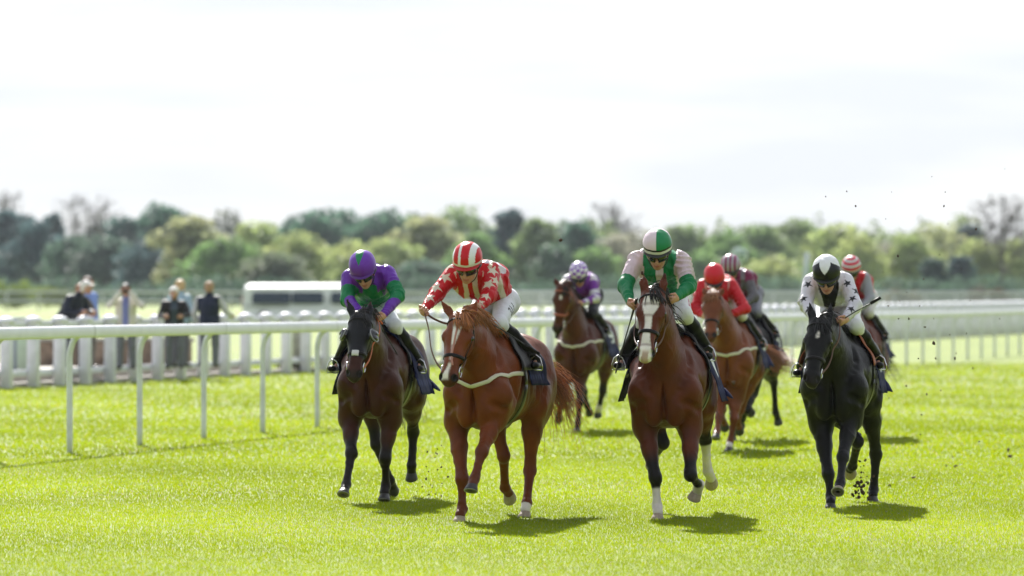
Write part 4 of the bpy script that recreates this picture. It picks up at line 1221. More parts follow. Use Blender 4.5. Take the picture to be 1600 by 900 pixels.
#@@PART2
# ------------------------------------------------------------------ the eight horses and their riders
GLY = {'B': ('110', '101', '110', '101', '110'), 'H': ('101', '101', '111', '101', '101'), 'I': ('111', '010', '010', '010', '111'),
       'O': ('111', '101', '101', '101', '111'), 'D': ('110', '101', '101', '101', '110'), 'P': ('110', '101', '110', '100', '100'),
       'T': ('111', '010', '010', '010', '010'), 'E': ('111', '100', '110', '100', '111'), 'R': ('110', '101', '110', '101', '101')}
def word(s): return [GLY[c] for c in s]
BACK = (-.85, 0, -.5)
def HS(**k): return k
horses = [
 (Frame(577, 614, 786), HS(
   label='dark bay racehorse in a black hood with cupped eyes, furthest left of the field', pal=DARKBAY, seed=1, hood=True,
   poll=(563, 492, .93), muz=(550, 592), earR=(542, 468, .86), earL=(579, 470, .82), hl=.60,
   FR=((547, 655, .25), (549, 708, .46), (541, 757, .60), (538, 767, .67), (.6, 0, -.8)),
   FL=((610, 655, .25), (602, 716, .34), (603, 759, .26), (601, 769, .30), DOWN),
   HR=((588, 694, -.60), (609, 750, -.74), (613, 760, -.82), BACK),
   HL=((646, 675, -.92), (643, 727, -.90), (643, 738, -.94), (-.4, 0, -.9)),
   socks={}, sheepnose=mat('white_pad', (.6, .6, .6), rough=.7), girth=M_black, drop=1.06, digit='4', flare=.13, clothf=(-.50, .10), mane_n=160,
   tail=[(-1.2, 0, 1.25), (-1.36, 0, 1.1), (-1.46, 0, .9), (-1.50, 0, .7)]),
  HS(id='a', label='jockey in purple and green silks on the hooded dark bay horse', silk=silk1, cap=cap1, rim=(.10, .02, .2), peak=(.10, .02, .25), pitch=34, yaw=.0, hroll=-6,
   j=dict(head=(566, 414, .34), shR=(546, 434, .10), shL=(606, 428, .06), elR=(543, 468, .24), haR=(566, 494, .50), elL=(622, 462, .24), haL=(598, 494, .46), pel=(584, 476, -.42), knR=(560, 520, .0), knL=(614, 514, .04), anR=(527, 566, -.25), anL=(655, 566, -.28)),
   breech=(.70, .72, .76), reinmat=mat('orange_rein', (.50, .10, .02), rough=.5),
   whip=dict(hand='L', tip=(645, 594, .0), label='long black whip slanting down over the navy cloth of the hooded horse'))),
 (Frame(745, 815, 815), HS(
   label='chestnut racehorse with white star and pale breast strap, its mane and tail flying', pal=CHEST, seed=2, W=.97, hw=1.2,
   poll=(720, 493, .95), muz=(696, 598), earR=(689, 470, .86), earL=(745, 470, .84), hl=.60, roll=-4,
   FR=((714, 660, .25), (722, 749, .42), (722, 796, .44), (719, 804, .50), DOWN),
   FL=((772, 656, .28), (753, 706, .62), (741, 748, .74), (738, 759, .80), (.45, 0, -.9)),
   HR=((787, 712, -.66), (789, 762, -.88), (795, 771, -.95), BACK),
   HL=((828, 736, -.66), (823, 786, -.46), (821, 796, -.42), DOWN),
   socks=dict(HL=2.3), blaze=[(.06, .27, .0, -.01, .040, .012), (.27, .40, -.01, .0, .008, .006), (.42, .56, .0, -.02, .012, .028)],
   breast=M_white_strap, facestrap=mat('pink_leather', (.42, .19, .15), rough=.5), palehoof=('FR', 'HR', 'HL'), digit='1', drop=.88, mane_n=420, mane_len=1.15, lock=.35, tail_n=260, tail_w=1.4,
   tail=[(-1.2, .03, 1.22), (-1.34, .12, 1.08), (-1.40, .20, .92), (-1.40, .24, .74)]),
  HS(id='b', label='jockey in red silks with cream stars and a red and white striped cap', silk=silk2, cap=cap2, rim=(.5, .02, .03), peak=(.5, .01, .02), pitch=26, hroll=4, yaw=0,
   j=dict(head=(730, 402, .36), shR=(708, 428, .10), shL=(768, 424, .05), elR=(684, 457, .28), haR=(662, 484, .52), elL=(764, 462, .25), haL=(748, 482, .44), pel=(777, 466, -.42), knR=(725, 512, .0), knL=(780, 506, .04), anR=(710, 572, -.30), anL=(822, 566, -.34)),
   breech=(.72, .74, .80), leg_mark=((.02, .02, .03), word('PTE')), chin=(.02, .02, .02),
   whip=dict(hand='L', tip=(843, 553, -.22), label='long black whip held back across the thigh of the jockey in red with cream stars'))),
 (Frame(1039, 1070, 811), HS(
   label='bay racehorse with a broad white blaze and white lower legs', pal=BAY, seed=3, W=1.10,
   poll=(1020, 455, .92), muz=(1006, 560), earR=(1003, 423, .86), earL=(1040, 420, .84), hl=.60,
   FR=((1008, 668, .25), (1024, 746, .42), (1027, 792, .44), (1028, 800, .50), DOWN),
   FL=((1078, 668, .28), (1079, 742, .50), (1092, 758, .27), (1089, 769, .20), (-.3, -.35, -.85)),
   HL=((1102, 688, -.85), (1106, 736, -.95), (1111, 748, -1.02), BACK),
   HR=((1036, 692, -.60), (1022, 714, -.86), (1018, 719, -.93), (-.9, 0, -.4)),
   socks=dict(FR=1.35, FL=1.85, HL=1.12, HR=1.6), palehoof=('FR', 'FL', 'HL', 'HR'),
   blaze=[(.03, .12, .0, .0, .050, .072), (.12, .22, .0, -.005, .072, .030), (.22, .36, -.005, -.005, .028, .026), (.36, .47, -.005, -.005, .026, .042), (.47, .60, -.005, .0, .042, .050)], pinkmuz=True,
   drop=1.06, digit='8', mane_n=300, flare=.12, clothf=(-.50, .04),
   tail=[(-1.2, 0, 1.25), (-1.36, .04, 1.05), (-1.42, .08, .9), (-1.42, .1, .72)]),
  HS(id='c', label='jockey in pale pink and green silks with a halved cap', silk=silk3, cap=cap3, rim=(.02, .02, .02), peak=(.015, .015, .02), pitch=28, yaw=0,
   j=dict(head=(1027, 381, .36), shR=(995, 406, .08), shL=(1066, 406, .05), elR=(977, 446, .26), haR=(985, 474, .50), elL=(1076, 448, .26), haL=(1056, 466, .44), pel=(1043, 458, -.42), knR=(1008, 500, .03), knL=(1070, 492, .05), anR=(972, 560, -.28), anL=(1096, 552, -.30)),
   breech=(.72, .72, .74), leg_mark=((.42, .02, .10), word('BHIRO')),
   whip=dict(hand='R', tip=(962, 582, -.02), label='black whip pointing down on the left side of the horse with broad blaze'))),
 (Frame(1303, 1342, 794), HS(
   label='black racehorse with a small white star, furthest right of the front rank', pal=BLACK, seed=4,
   poll=(1282, 500, .94), muz=(1266, 600), earR=(1265, 473, .86), earL=(1298, 474, .84), hl=.60, roll=-3,
   FR=((1283, 664, .25), (1294, 740, .42), (1298, 778, .44), (1298, 784, .50), DOWN),
   FL=((1329, 656, .30), (1317, 714, .56), (1313, 755, .70), (1310, 765, .76), (.78, 0, -.62)),
   HL=((1369, 710, -.90), (1365, 765, -.92), (1364, 773, -.88), DOWN),
   HR=((1340, 690, -.70), (1332, 728, -.96), (1328, 733, -1.03), (-.92, 0, -.35)),
   blaze=[(.11, .15, .0, .0, .006, .016), (.15, .18, 0, 0, .016, .003)], palehoof=('HR', 'FL'),
   drop=1.04, flare=.07, digit='2', mane_n=260, saddle=M_tan, mane_len=.9,
   tail=[(-1.2, 0, 1.25), (-1.36, 0, 1.05), (-1.46, 0, .9), (-1.48, 0, .75)]),
  HS(id='d', label='jockey in white silks with black stars, on the black horse', silk=silk4, cap=cap4, rim=(.02, .02, .02), peak=(.015, .015, .015), pitch=31, yaw=0,
   j=dict(head=(1291, 421, .36), shR=(1267, 442, .08), shL=(1321, 440, .05), elR=(1259, 474, .25), haR=(1272, 500, .48), elL=(1336, 478, .25), haL=(1320, 500, .45), pel=(1310, 480, -.42), knR=(1276, 520, .0), knL=(1336, 514, .05), anR=(1252, 572, -.28), anL=(1368, 562, -.32)),
   breech=(.76, .76, .80),
   whip=dict(hand='L', tip=(1376, 465, .40), label='black whip raised to the right by the jockey in white with black stars'))),
 (Frame(899, 934, 675), HS(
   label='bay racehorse with orange bridle, farther back between the chestnut and the blazed bay', pal=BROWN, seed=5, vox=.017,
   poll=(879, 449, .90), muz=(868, 528), earR=(866, 432, .82), earL=(891, 437, .80), hl=.60,
   FR=((882, 588, .28), (880, 622, .56), (874, 644, .40), (872, 650, .34), BACK),
   FL=((906, 590, .25), (906, 628, .40), (903, 660, .42), (902, 667, .46), DOWN),
   HR=((912, 612, -.62), (917, 634, -.80), (920, 640, -.86), BACK),
   HL=((942, 610, -.82), (936, 637, -.90), (934, 643, -.95), (-.5, 0, -.8)),
   socks=dict(HL=1.8), strap=mat('orange_leather', (.36, .09, .05), rough=.5), blaze=[(.10, .16, 0, 0, .02, .02)], breast=M_white_strap, digit='3', flare=.08, drop=1.04, clothf=(-.55, .0), mane_n=140, tail_n=110),
  HS(id='e', label='jockey in purple and white silks and chequered cap, on the horse with the orange bridle', silk=silk5, cap=cap5, pitch=36, yaw=0, vox=.011,
   j=dict(head=(904, 424, .34), shR=(887, 438, .10), shL=(925, 438, .05), elR=(884, 462, .25), haR=(893, 474, .48), elL=(931, 466, .22), haL=(908, 474, .46), pel=(921, 459, -.42), knR=(892, 492, .02), knL=(926, 490, .04), anR=(878, 514, -.28), anL=(946, 512, -.30)),
   breech=(.02, .02, .03))),
 (Frame(1138, 1163, 706), HS(
   label='ginger racehorse with a long pale tail, half hidden behind the blazed bay', pal=GINGER, seed=6, vox=.016,
   poll=(1114, 459, .92), muz=(1109, 528), earR=(1096, 448, .86), earL=(1131, 448, .84), hl=.60,
   FR=((1124, 622, .25), (1124, 652, .52), (1120, 674, .66), (1119, 680, .74), (.4, 0, -.9)),
   FL=((1150, 620, .25), (1147, 655, .38), (1141, 690, .38), (1139, 697, .44), DOWN),
   HR=((1128, 640, -.60), (1129, 657, -.86), (1132, 662, -.94), BACK),
   HL=((1157, 640, -.66), (1152, 661, -.86), (1155, 668, -.94), BACK),
   socks=dict(FL=2.6), breast=M_white_strap, digit='7', flare=.10, drop=1.06, clothf=(-.55, .05), mane_n=220, tail_n=240, tail_w=1.0, mane_side=-1, lock=.5,
   tail=[(-1.25, .12, 1.16), (-1.36, .30, 1.05), (-1.40, .42, .98), (-1.40, .54, 1.0)]),
  HS(id='f', label='jockey in plain red silks and red cap, on the ginger horse', silk=silk6, cap=cap6, pitch=40, yaw=0, vox=.010, rim=(.3, .01, .02),
   j=dict(head=(1116, 429, .34), shR=(1097, 447, .08), shL=(1144, 447, .05), elR=(1086, 482, .24), haR=(1100, 494, .46), elL=(1164, 482, .22), haL=(1136, 494, .44), pel=(1136, 466, -.42), knR=(1106, 510, .0), knL=(1152, 508, .03), anR=(1092, 545, -.28), anL=(1166, 540, -.30)),
   breech=(.72, .70, .76))),
 (Frame(1164, 1192, 690), HS(
   label='near black racehorse behind the ginger horse with the long tail', pal=BLACK, seed=7, vox=.017,
   poll=(1140, 466, .90), muz=(1134, 540), hl=.60,
   FR=((1147, 612, .25), (1146, 645, .42), (1145, 674, .44), (1145, 681, .50), DOWN),
   FL=((1172, 612, .28), (1168, 640, .5), (1160, 655, .3), (1157, 660, .22), BACK),
   HR=((1170, 600, -.80), (1167, 632, -.92), (1172, 640, -1.0), (-.7, .3, -.6)),
   HL=((1209, 596, -.80), (1212, 645, -.92), (1215, 654, -1.0), (-.5, .1, -.8)),
   digit='5', flare=.10, drop=1.06, clothf=(-.55, .05), mane_n=100, tail_n=100),
  HS(id='g', label='jockey in maroon and grey silks and striped cap', silk=silk7, cap=cap7, pitch=28, yaw=0, vox=.011,
   j=dict(head=(1141, 413, .34), shR=(1130, 433, .10), shL=(1168, 433, .05), elR=(1122, 460, .22), haR=(1138, 478, .44), elL=(1178, 464, .18), haL=(1156, 480, .40), pel=(1170, 456, -.42), knR=(1144, 500, .0), knL=(1178, 496, .03), anR=(1132, 530, -.28), anL=(1194, 526, -.30)),
   breech=(.22, .22, .27))),
 (Frame(1338, 1362, 686), HS(
   label='brown racehorse seen past the rump of the black horse on the right', pal=BAY, seed=8, vox=.018,
   poll=(1318, 466, .90), muz=(1312, 540), hl=.60,
   FR=((1323, 610, .25), (1322, 645, .42), (1321, 670, .44), (1321, 677, .50), DOWN),
   FL=((1352, 608, .28), (1350, 636, .5), (1344, 650, .3), (1341, 656, .22), BACK),
   HR=((1340, 610, -.60), (1344, 640, -.86), (1346, 646, -.94), BACK),
   HL=((1372, 606, -.80), (1370, 640, -.92), (1372, 648, -1.0), (-.6, 0, -.8)),
   digit='6', flare=.08, drop=1.0, mane_n=60, tail_n=120, tail=[(-1.2, 0, 1.25), (-1.36, .1, 1.0), (-1.42, .2, .9), (-1.42, .3, .75)]),
  HS(id='h', label='jockey in red silks with grey sleeves and a hooped cap', silk=silk8, cap=cap8, pitch=26, yaw=0, vox=.012,
   j=dict(head=(1330, 415, .34), shR=(1314, 434, .10), shL=(1352, 436, .05), elR=(1306, 466, .22), haR=(1320, 482, .44), elL=(1360, 468, .20), haL=(1340, 486, .42), pel=(1349, 462, -.42), knR=(1322, 498, .0), knL=(1356, 494, .03), anR=(1312, 530, -.28), anL=(1370, 526, -.30)),
   breech=(.62, .6, .6))),
]
import os, time
_only = os.environ.get('ONLY_HORSES')
BUILT = []
for i, (fr, hs, rs) in enumerate(horses):
    if _only and str(i) not in _only: continue
    _t = time.time()
    H_ = build_horse(fr, hs)
    build_rider(fr, rs, H_)
    H_.pop('G')
    BUILT.append((fr, H_))
    print('horse', i, round(time.time() - _t, 1), 'psi', round(math.degrees(fr.psi), 1))
# ------------------------------------------------------------------ the setting
def px(x, Y): return (x - 800) / FPX * Y
def pz(y, Y): return CAMZ + (450 - y) / FPX * Y
def ground_mat():
    m = bpy.data.materials.new('turf_ground'); m.use_nodes = True
    n, l = m.node_tree.nodes, m.node_tree.links
    b = n['Principled BSDF']; b.inputs['Roughness'].default_value = .8; b.inputs['Specular IOR Level'].default_value = .15
    t = n.new('ShaderNodeTexCoord')
    def noise(scale, det, sc):
        mp_ = n.new('ShaderNodeMapping'); mp_.inputs['Scale'].default_value = sc
        z = n.new('ShaderNodeTexNoise'); z.inputs['Scale'].default_value = scale; z.inputs['Detail'].default_value = det
        l.new(t.outputs['Object'], mp_.inputs['Vector']); l.new(mp_.outputs['Vector'], z.inputs['Vector']); return z
    z1 = noise(.35, 5, (1, .35, 1)); z2 = noise(5.0, 6, (1, .5, 1)); z3 = noise(60, 3, (1, .6, 1))
    c1 = n.new('ShaderNodeValToRGB')
    c1.color_ramp.elements[0].position = .35; c1.color_ramp.elements[0].color = (.120, .172, .005, 1)
    c1.color_ramp.elements[1].position = .65; c1.color_ramp.elements[1].color = (.155, .205, .008, 1)
    l.new(z1.outputs['Fac'], c1.inputs['Fac'])
    c2 = n.new('ShaderNodeValToRGB')
    c2.color_ramp.elements[0].position = .35; c2.color_ramp.elements[0].color = (.72, .80, .7, 1)
    c2.color_ramp.elements[1].position = .62; c2.color_ramp.elements[1].color = (1.15, 1.1, 1.1, 1)
    l.new(z2.outputs['Fac'], c2.inputs['Fac'])
    mm = n.new('ShaderNodeMixRGB'); mm.blend_type = 'MULTIPLY'; mm.inputs[0].default_value = 1
    l.new(c1.outputs['Color'], mm.inputs[1]); l.new(c2.outputs['Color'], mm.inputs[2])
    l.new(mm.outputs['Color'], b.inputs['Base Color'])
    bp = n.new('ShaderNodeBump'); bp.inputs['Strength'].default_value = .5; bp.inputs['Distance'].default_value = .03
    l.new(z3.outputs['Fac'], bp.inputs['Height']); l.new(bp.outputs['Normal'], b.inputs['Normal'])
    return m
tag(newmesh('ground', [(-3000, -60, 0), (3000, -60, 0), (3000, 5500, 0), (-3000, 5500, 0)], [(0, 1, 2, 3)], ground_mat(), None, False), kind='structure')

# grass blades where the lens is sharp
def blade_field(y0, y1, dens, hgt, wid, seed):
    r = np.random.default_rng(seed)
    A = (y1 - y0) * (.0889 * (y0 + y1) / 2 * 2 + 2.4)
    n = int(A * dens * 1.08)
    Y = y0 + (y1 - y0) * np.sqrt(r.random(n) * (1 - (y0 / y1) ** 2) + (y0 / y1) ** 2) if False else r.uniform(y0, y1, n)
    X = r.uniform(-1, 1, n) * (.0889 * y1 + 1.2)
    k = np.abs(X) < .0889 * Y + 1.2
    X, Y = X[k], Y[k]; n = len(X)
    P = np.stack([X, Y, np.zeros(n)], 1)
    big = wob(P * [1, .5, 1], .9, 2); mid_ = wob(P * [1, .6, 1], 4.5, 5); fine = wob(P, 17, 8)
    h = hgt * r.uniform(.45, 1.25, n) * (1 + .10 * mid_ + .10 * fine)
    az = r.uniform(0, 2 * math.pi, n); lean = r.uniform(.05, .75, n)
    w = wid * r.uniform(.7, 1.3, n)
    dx, dy = np.cos(az), np.sin(az)
    fz = r.uniform(0, math.pi, n)
    wx, wy = np.cos(fz) * w, np.sin(fz) * w * .6
    base = P.copy()
    V = np.zeros((n, 5, 3))
    V[:, 0] = base + np.stack([-wx, -wy, np.full(n, -.005)], 1); V[:, 1] = base + np.stack([wx, wy, np.full(n, -.005)], 1)
    m = base + np.stack([dx * lean * h * .35, dy * lean * h * .35, h * .62], 1)
    V[:, 2] = m + np.stack([wx, wy, 0 * wx], 1) * .8; V[:, 3] = m - np.stack([wx, wy, 0 * wx], 1) * .8
    V[:, 4] = base + np.stack([dx * lean * h, dy * lean * h, h * (1 - .25 * lean)], 1)
    i = np.arange(n)[:, None] * 5
    T = np.concatenate([i + [0, 1, 2], i + [0, 2, 3], i + [3, 2, 4]])
    c = np.array((.265, .345, .006)) * (1 + .20 * big + .07 * mid_ + .05 * fine)[:, None] * r.uniform(.86, 1.14, n)[:, None]
    yel = (r.random(n) < .16 + .10 * big); c[yel] = c[yel] * [1.35, 1.1, 1.5]
    dry = r.random(n) < .02 + .11 * np.clip(wob(P * [1, .4, 1], 1.1, 11) - .15, 0, 1); c[dry] = np.array((.46, .42, .25)) * r.uniform(.6, 1.2, (dry.sum(), 1))
    return V.reshape(-1, 3), T, np.repeat(np.clip(c, 0, 1), 5, 0)
GV, GT, GC = [], [], []
off = 0
for a_ in ((33, 40, 2300, .018, .0020, 1), (40, 50, 1800, .019, .0025, 2), (50, 62, 900, .022, .0040, 3), (62, 80, 300, .032, .007, 4), (80, 105, 110, .034, .011, 5), (105, 140, 40, .036, .018, 6)):
    V_, T_, C_ = blade_field(*a_)
    GV.append(V_); GT.append(T_ + off); GC.append(C_); off += len(V_)
M_grass = mat('grass_blades', attr=True, rough=.42, trans=.5, spec=.12)
g = newmesh('grass', np.concatenate(GV), np.concatenate(GT), M_grass, None, False, np.concatenate(GC))
tag(g, 'short bright green turf of the racecourse', 'grass', kind='stuff')
del GV, GT, GC
print('grass verts', off)

# ---- running rail along the course
RD = np.array([.1967, .9805]); RN = np.array([.9805, -.1967])
def rail_xy(Y): return np.array([-4.93 + .2007 * (Y - 64.2), Y])
def rail_h(Y): return 1.42 - .16 * min(1, max(0, (Y - 64) / 80))
rr = empty('running_rail', (*rail_xy(64.2), 0)); tag(rr, 'long white plastic running rail on curved posts beside the turf course', 'rail')
ro = np.array([*rail_xy(64.2), 0])
nP = 0; Yp = 64.2 - 2.94 * 5
while Yp < 205:
    p = rail_xy(Yp); h = rail_h(Yp)
    b3 = np.array([*p, 0]) - ro; c3 = np.array([*RN, 0])
    pts = spline([b3 + [0, 0, -.05], b3 + [0, 0, h * .4], b3 + [0, 0, h * .66], b3 + [0, 0, h - .34] , b3 + c3 * .015 + [0, 0, h - .25], b3 + c3 * .05 + [0, 0, h - .16], b3 + c3 * .12 + [0, 0, h - .09]], 18)
    po = MB().tube(pts, .034, 12).build('post', M_post, rr)
    nP += 1; Yp += 2.94
Ya = 47.0
while Ya < 205:
    Yb = Ya + 5.88
    a0 = np.array([*(rail_xy(Ya + .012) + RN * .13), rail_h(Ya) - .068]) - ro; b0 = np.array([*(rail_xy(Yb - .012) + RN * .13), rail_h(Yb) - .068]) - ro
    n_ = 9; P_ = a0 + (b0 - a0) * np.linspace(0, 1, n_)[:, None]
    P_[:, 2] += .0 * np.sin(np.linspace(0, 2 * math.pi, n_)) 
    MB().tube(P_, .01, 20, None, (.042, .068), np.tile([0, 0, 1.0], (n_, 1)), cap=False).build('rail_tube', M_rail, rr)
    J_ = b0 + (b0 - a0) * .002
    MB().tube(np.array([J_ - (b0 - a0) * .003, J_ + (b0 - a0) * .003]), .01, 16, None, (.0435, .0695), np.tile([0, 0, 1.0], (2, 1)), cap=False).build('joint', mat('joint_grey', (.45, .46, .47), .6), rr)
    Ya = Yb

# ---- crowd fence with capped posts
def cf_xy(Y): return np.array([-9.2 + .233 * (Y - 104.8), Y])
CD = unit(np.array([.233, 1.0])); cf0 = np.array([*cf_xy(104.8), 0])
cf = empty('crowd_fence', tuple(cf0)); tag(cf, 'white crowd fence of thick capped posts behind the running rail', 'fence')
Yc = 97.0; cang = math.atan2(CD[1], CD[0])
while Yc < 252:
    p = np.array([*cf_xy(Yc), 0]) - cf0
    po = MB().box(p + [0, 0, .62], (.20 if Yc < 135 else (.34 if Yc < 160 else .46), .20, 1.26), cang, .02).build('post', M_wood, cf)
    cp = MB(); cp.ell(p + [0, 0, 1.235], (.165, .16, .085), None, 14, 8); cp.build('post_cap', M_wood, po)
    Yc += 1.56
for z, w_ in ((1.17, .13), (.27, .12)):
    for (ya, yb) in ((95.5, 150), (150, 200), (200, 253)):
        a0, b0 = cf_xy(ya), cf_xy(yb); c_ = (a0 + b0) / 2; L_ = np.linalg.norm(b0 - a0)
        MB().box(np.array([*c_, z]) - cf0 - np.array([-CD[1], CD[0], 0]) * -.125, (L_ - .01, .05, w_), cang, .01).build('board', M_wood, cf)

# ---- apron, hurdle wall, boxes behind the crowd fence
M_conc = mat('concrete', (.36, .33, .29), rough=.85, noise=.15, nscale=2, bump=.2, bscale=20)
def along(Y, off, z=0): 
    q = cf_xy(Y) + np.array([-CD[1], CD[0]]) * off
    return np.array([q[0], q[1], z])
ap = MB(); yy = (92, 122)
q = [along(yy[0], .55, 0), along(yy[1], .55, 0), along(yy[1], 6, 0), along(yy[0], 6, 0)]
Vq = [v + [0, 0, -.05] for v in q] + [v + [0, 0, .25] for v in q]
ap.add(Vq, [(4, 5, 6, 7), (0, 1, 5, 4), (1, 2, 6, 5), (2, 3, 7, 6), (3, 0, 4, 7)])
o = ap.build('apron', M_conc, None, False); tag(o, kind='structure')
kb = MB(); q = [along(92, .15), along(175, .15), along(175, .50), along(92, .50)]
kb.add([v + [0, 0, -.04] for v in q] + [v + [0, 0, .09] for v in q], [(4, 5, 6, 7), (0, 1, 5, 4), (1, 2, 6, 5), (2, 3, 7, 6), (3, 0, 4, 7)])
tag(kb.build('kerb', M_conc, None, False), kind='structure')
# low brown wall; a paler slab stands in for sunlight on its top
w0 = np.array([px(20, 117.4), 117.4, .25])
wl_ = empty('low_wall', tuple(w0)); tag(wl_, 'low brown brick wall with pale sunlit top behind the spectators', 'wall')
M_brick = mat('brown_brick', (.26, .19, .14), rough=.9, noise=.35, nscale=6, bump=.5, bscale=25)
for _q in (0,):
    a_, b_ = np.array([px(20, 117.4), 117.4, 0]), np.array([px(296, 119.0), 119.0, 0]); c_ = (a_ + b_) / 2; L_ = np.linalg.norm(b_ - a_); cang2 = math.atan2((b_ - a_)[1], (b_ - a_)[0])
    MB().box(c_ - w0 + [0, 0, .25 + .24], (L_, .3, .5), cang2, .01).build('brickwork', M_brick, wl_)
    MB().box(c_ - w0 + [0, 0, .25 + .52], (L_ + .1, .38, .08), cang2, .02).build('sunlit_top', M_conc, wl_)
bx0 = np.array([px(38, 109.5), 109.5, .25])
bx = empty('utility_cabinet', tuple(bx0)); tag(bx, 'pale green utility cabinet with grey side at the far left behind the fence', 'cabinet')
MB().box((0, 0, .50), (.38, .4, .95), 0, .02).build('housing', mat('pale_green', (.50, .60, .46), .6, noise=.1, nscale=3), bx)
MB().box((0, 0, 1.01), (.44, .46, .05), 0, .01).build('lid', mat('cab_grey', (.36, .40, .42), .6), bx)
b2 = MB().box((0, 0, .5), (.24, .10, 1.0), 0, .02).build('notice_board', mat('cab_grey2', (.30, .35, .38), .6), None); b2.location = (px(17, 109.0), 109.0, .25)
tag(b2, 'flat grey board standing left of the pale green cabinet', 'board')
pst = empty('timber_post', (px(466, 125.5), 125.5, 0)); tag(pst, 'weathered grey timber post with a clump of weeds at its foot', 'post')
MB().box((0, 0, .6), (.22, .22, 1.2), cang, .02).build('shaft', mat('grey_wood', (.30, .30, .26), .8, noise=.3, nscale=6), pst)
wd = MB(); rg = np.random.default_rng(3)
for i in range(160):
    a_ = rg.uniform(0, 6.28); r_ = rg.uniform(.05, .42); b_ = np.array([math.cos(a_) * r_, math.sin(a_) * r_, 0])
    wd.tube([b_, b_ * 1.15 + [0, 0, .12], b_ * 1.4 + [0, 0, rg.uniform(.18, .4)]], [.012, .010, .002], 3, cap=False)
wd.build('weeds', mat('weed', (.07, .065, .025), .8), pst)

# ---- spectators
def build_spectator(pxc, top, Y, H, face, top_c, leg_c, hair_c, label, pose='stand', skin=(.50, .27, .19), shirt=None, hat=None, group='spectators behind the crowd fence', lean=0.0, base=.25, sleeve=None):
    X = px(pxc, Y)
    root = empty('person', (X, Y, base), face); tag(root, label, 'spectator', group); root.scale = (1.14, 1.14, 1)
    s = H / 1.78
    def p(x, y, z): return np.array([x + lean * max(0, z - .9) , y, z - .12 * abs(lean) * max(0, z - .9)]) * s     # x forward
    hip = [p(0, q * .10, .92) for q in (-1, 1)]; kn = [p(.02, q * .11, .50) for q in (-1, 1)]; an = [p(-.02, q * .12, .09) for q in (-1, 1)]
    pel = p(0, 0, .98); ch = p(0, 0, 1.30); nb = p(0, 0, 1.48); hc = p(.03 + lean * .1, 0, 1.66)
    sh = [p(0, q * .19, 1.42) for q in (-1, 1)]
    if pose == 'stand': el = [p(-.03, q * .25, 1.14) for q in (-1, 1)]; ha = [p(.08, q * .24, .90) for q in (-1, 1)]
    elif pose == 'binoc': el = [p(.20, q * .30, 1.33) for q in (-1, 1)]; ha = [p(.17, q * .07, 1.63) for q in (-1, 1)]
    elif pose == 'leanrail': el = [p(.16, q * .27, 1.17) for q in (-1, 1)]; ha = [p(.42, q * .16, 1.14) for q in (-1, 1)]
    elif pose == 'side': el = [p(.05, -.30, 1.16), p(-.05, .27, 1.15)]; ha = [p(.30, -.34, 1.08), p(.02, .25, .9)]
    vx = .016
    G = Field((-.6, -.6, -.03), (1.0, .6, 1.95), vx)
    RMf = (1, 0, -.1)
    Hh, RM = add_head(G, hc, RMf, (0, 0, 1), s)
    G.cone(nb, hc, .055 * s, .052 * s, .03); G.cone(pel, ch, .12 * s, .13 * s, .05, (0, 1, 0), 1.25); G.cone(sh[0], sh[1], .06 * s, .06 * s, .04)
    for i, sg in enumerate((-1, 1)):
        G.cone(sh[i], el[i], .048 * s, .038 * s, .02); G.cone(el[i], ha[i], .038 * s, .026 * s, .02)
        d_ = unit(ha[i] - el[i])
        add_hand(G, ha[i], d_, np.array([0, -sg * .3, -.9]), np.array([.2, -sg * .8, -.2]), s)
        G.cone(hip[i], kn[i], .085 * s, .055 * s, .03); G.cone(kn[i], an[i], .055 * s, .038 * s, .02)
        G.cone(an[i] + np.array([-.04, 0, -.04]) * s, an[i] + np.array([.14, sg * .02, -.05]) * s, .036 * s, .034 * s, .02)
    V, Q = G.mesh(); C = np.tile(np.array(skin), (len(V), 1)); C = head_colour(V, Hh, RM, hc, C, None, s)
    C[V[:, 2] < .1] = (.03, .02, .02)
    newmesh('body', V, Q, M_skin, root, True, C)
    S = Field((-.6, -.6, .6), (1.0, .6, 1.75), vx)
    S.cone(p(0, 0, .86), pel, .155 * s, .145 * s, .05, (0, 1, 0), 1.2); S.cone(pel, ch, .142 * s, .152 * s, .05, (0, 1, 0), 1.28); S.cone(sh[0] * .9 + sh[1] * .1, sh[1] * .9 + sh[0] * .1, .078 * s, .078 * s, .05)
    S.cone(nb, nb * .6 + hc * .4, .07 * s, .062 * s, .02)
    for i in (0, 1):
        S.cone(sh[i], el[i], .068 * s, .056 * s, .03); S.cone(el[i], ha[i] * .93 + el[i] * .07, .054 * s, .042 * s, .02)
    V, Q = S.mesh(); N = S.grad(V); V = V + N * (.010 * wob(V, 16, 2))[:, None]
    C = np.tile(np.array(top_c, float), (len(V), 1))
    if shirt is not None: C[(V[:, 0] > .03 + lean * np.maximum(0, V[:, 2] - .9)) & (np.abs(V[:, 1]) < .055)] = shirt
    if sleeve is not None: C[np.abs(V[:, 1]) > .21 * s] = sleeve
    newmesh('jacket', V, Q, M_breech, root, True, C)
    Tt = Field((-.4, -.45, .04), (.5, .45, 1.15), vx)
    Tt.ell(p(0, 0, .95), (.13 * s, .17 * s, .12 * s), .04)
    for i in (0, 1):
        Tt.cone(hip[i], kn[i], .100 * s, .072 * s, .04); Tt.cone(kn[i], an[i], .072 * s, .062 * s, .03)
    V, Q = Tt.mesh(); newmesh('trousers', V, Q, M_breech, root, True, np.tile(np.array(leg_c, float), (len(V), 1)))
    Hf = Field(hc - .2, hc + .2, .010)
    f_, l_, u_ = RM.T
    Hf.ell(hc - f_ * .02 + u_ * .045, np.array((.105, .088, .092)) * s, .02, RM); Hf.ell(hc - f_ * .045 - u_ * .02, np.array((.075, .082, .09)) * s, .03, RM)
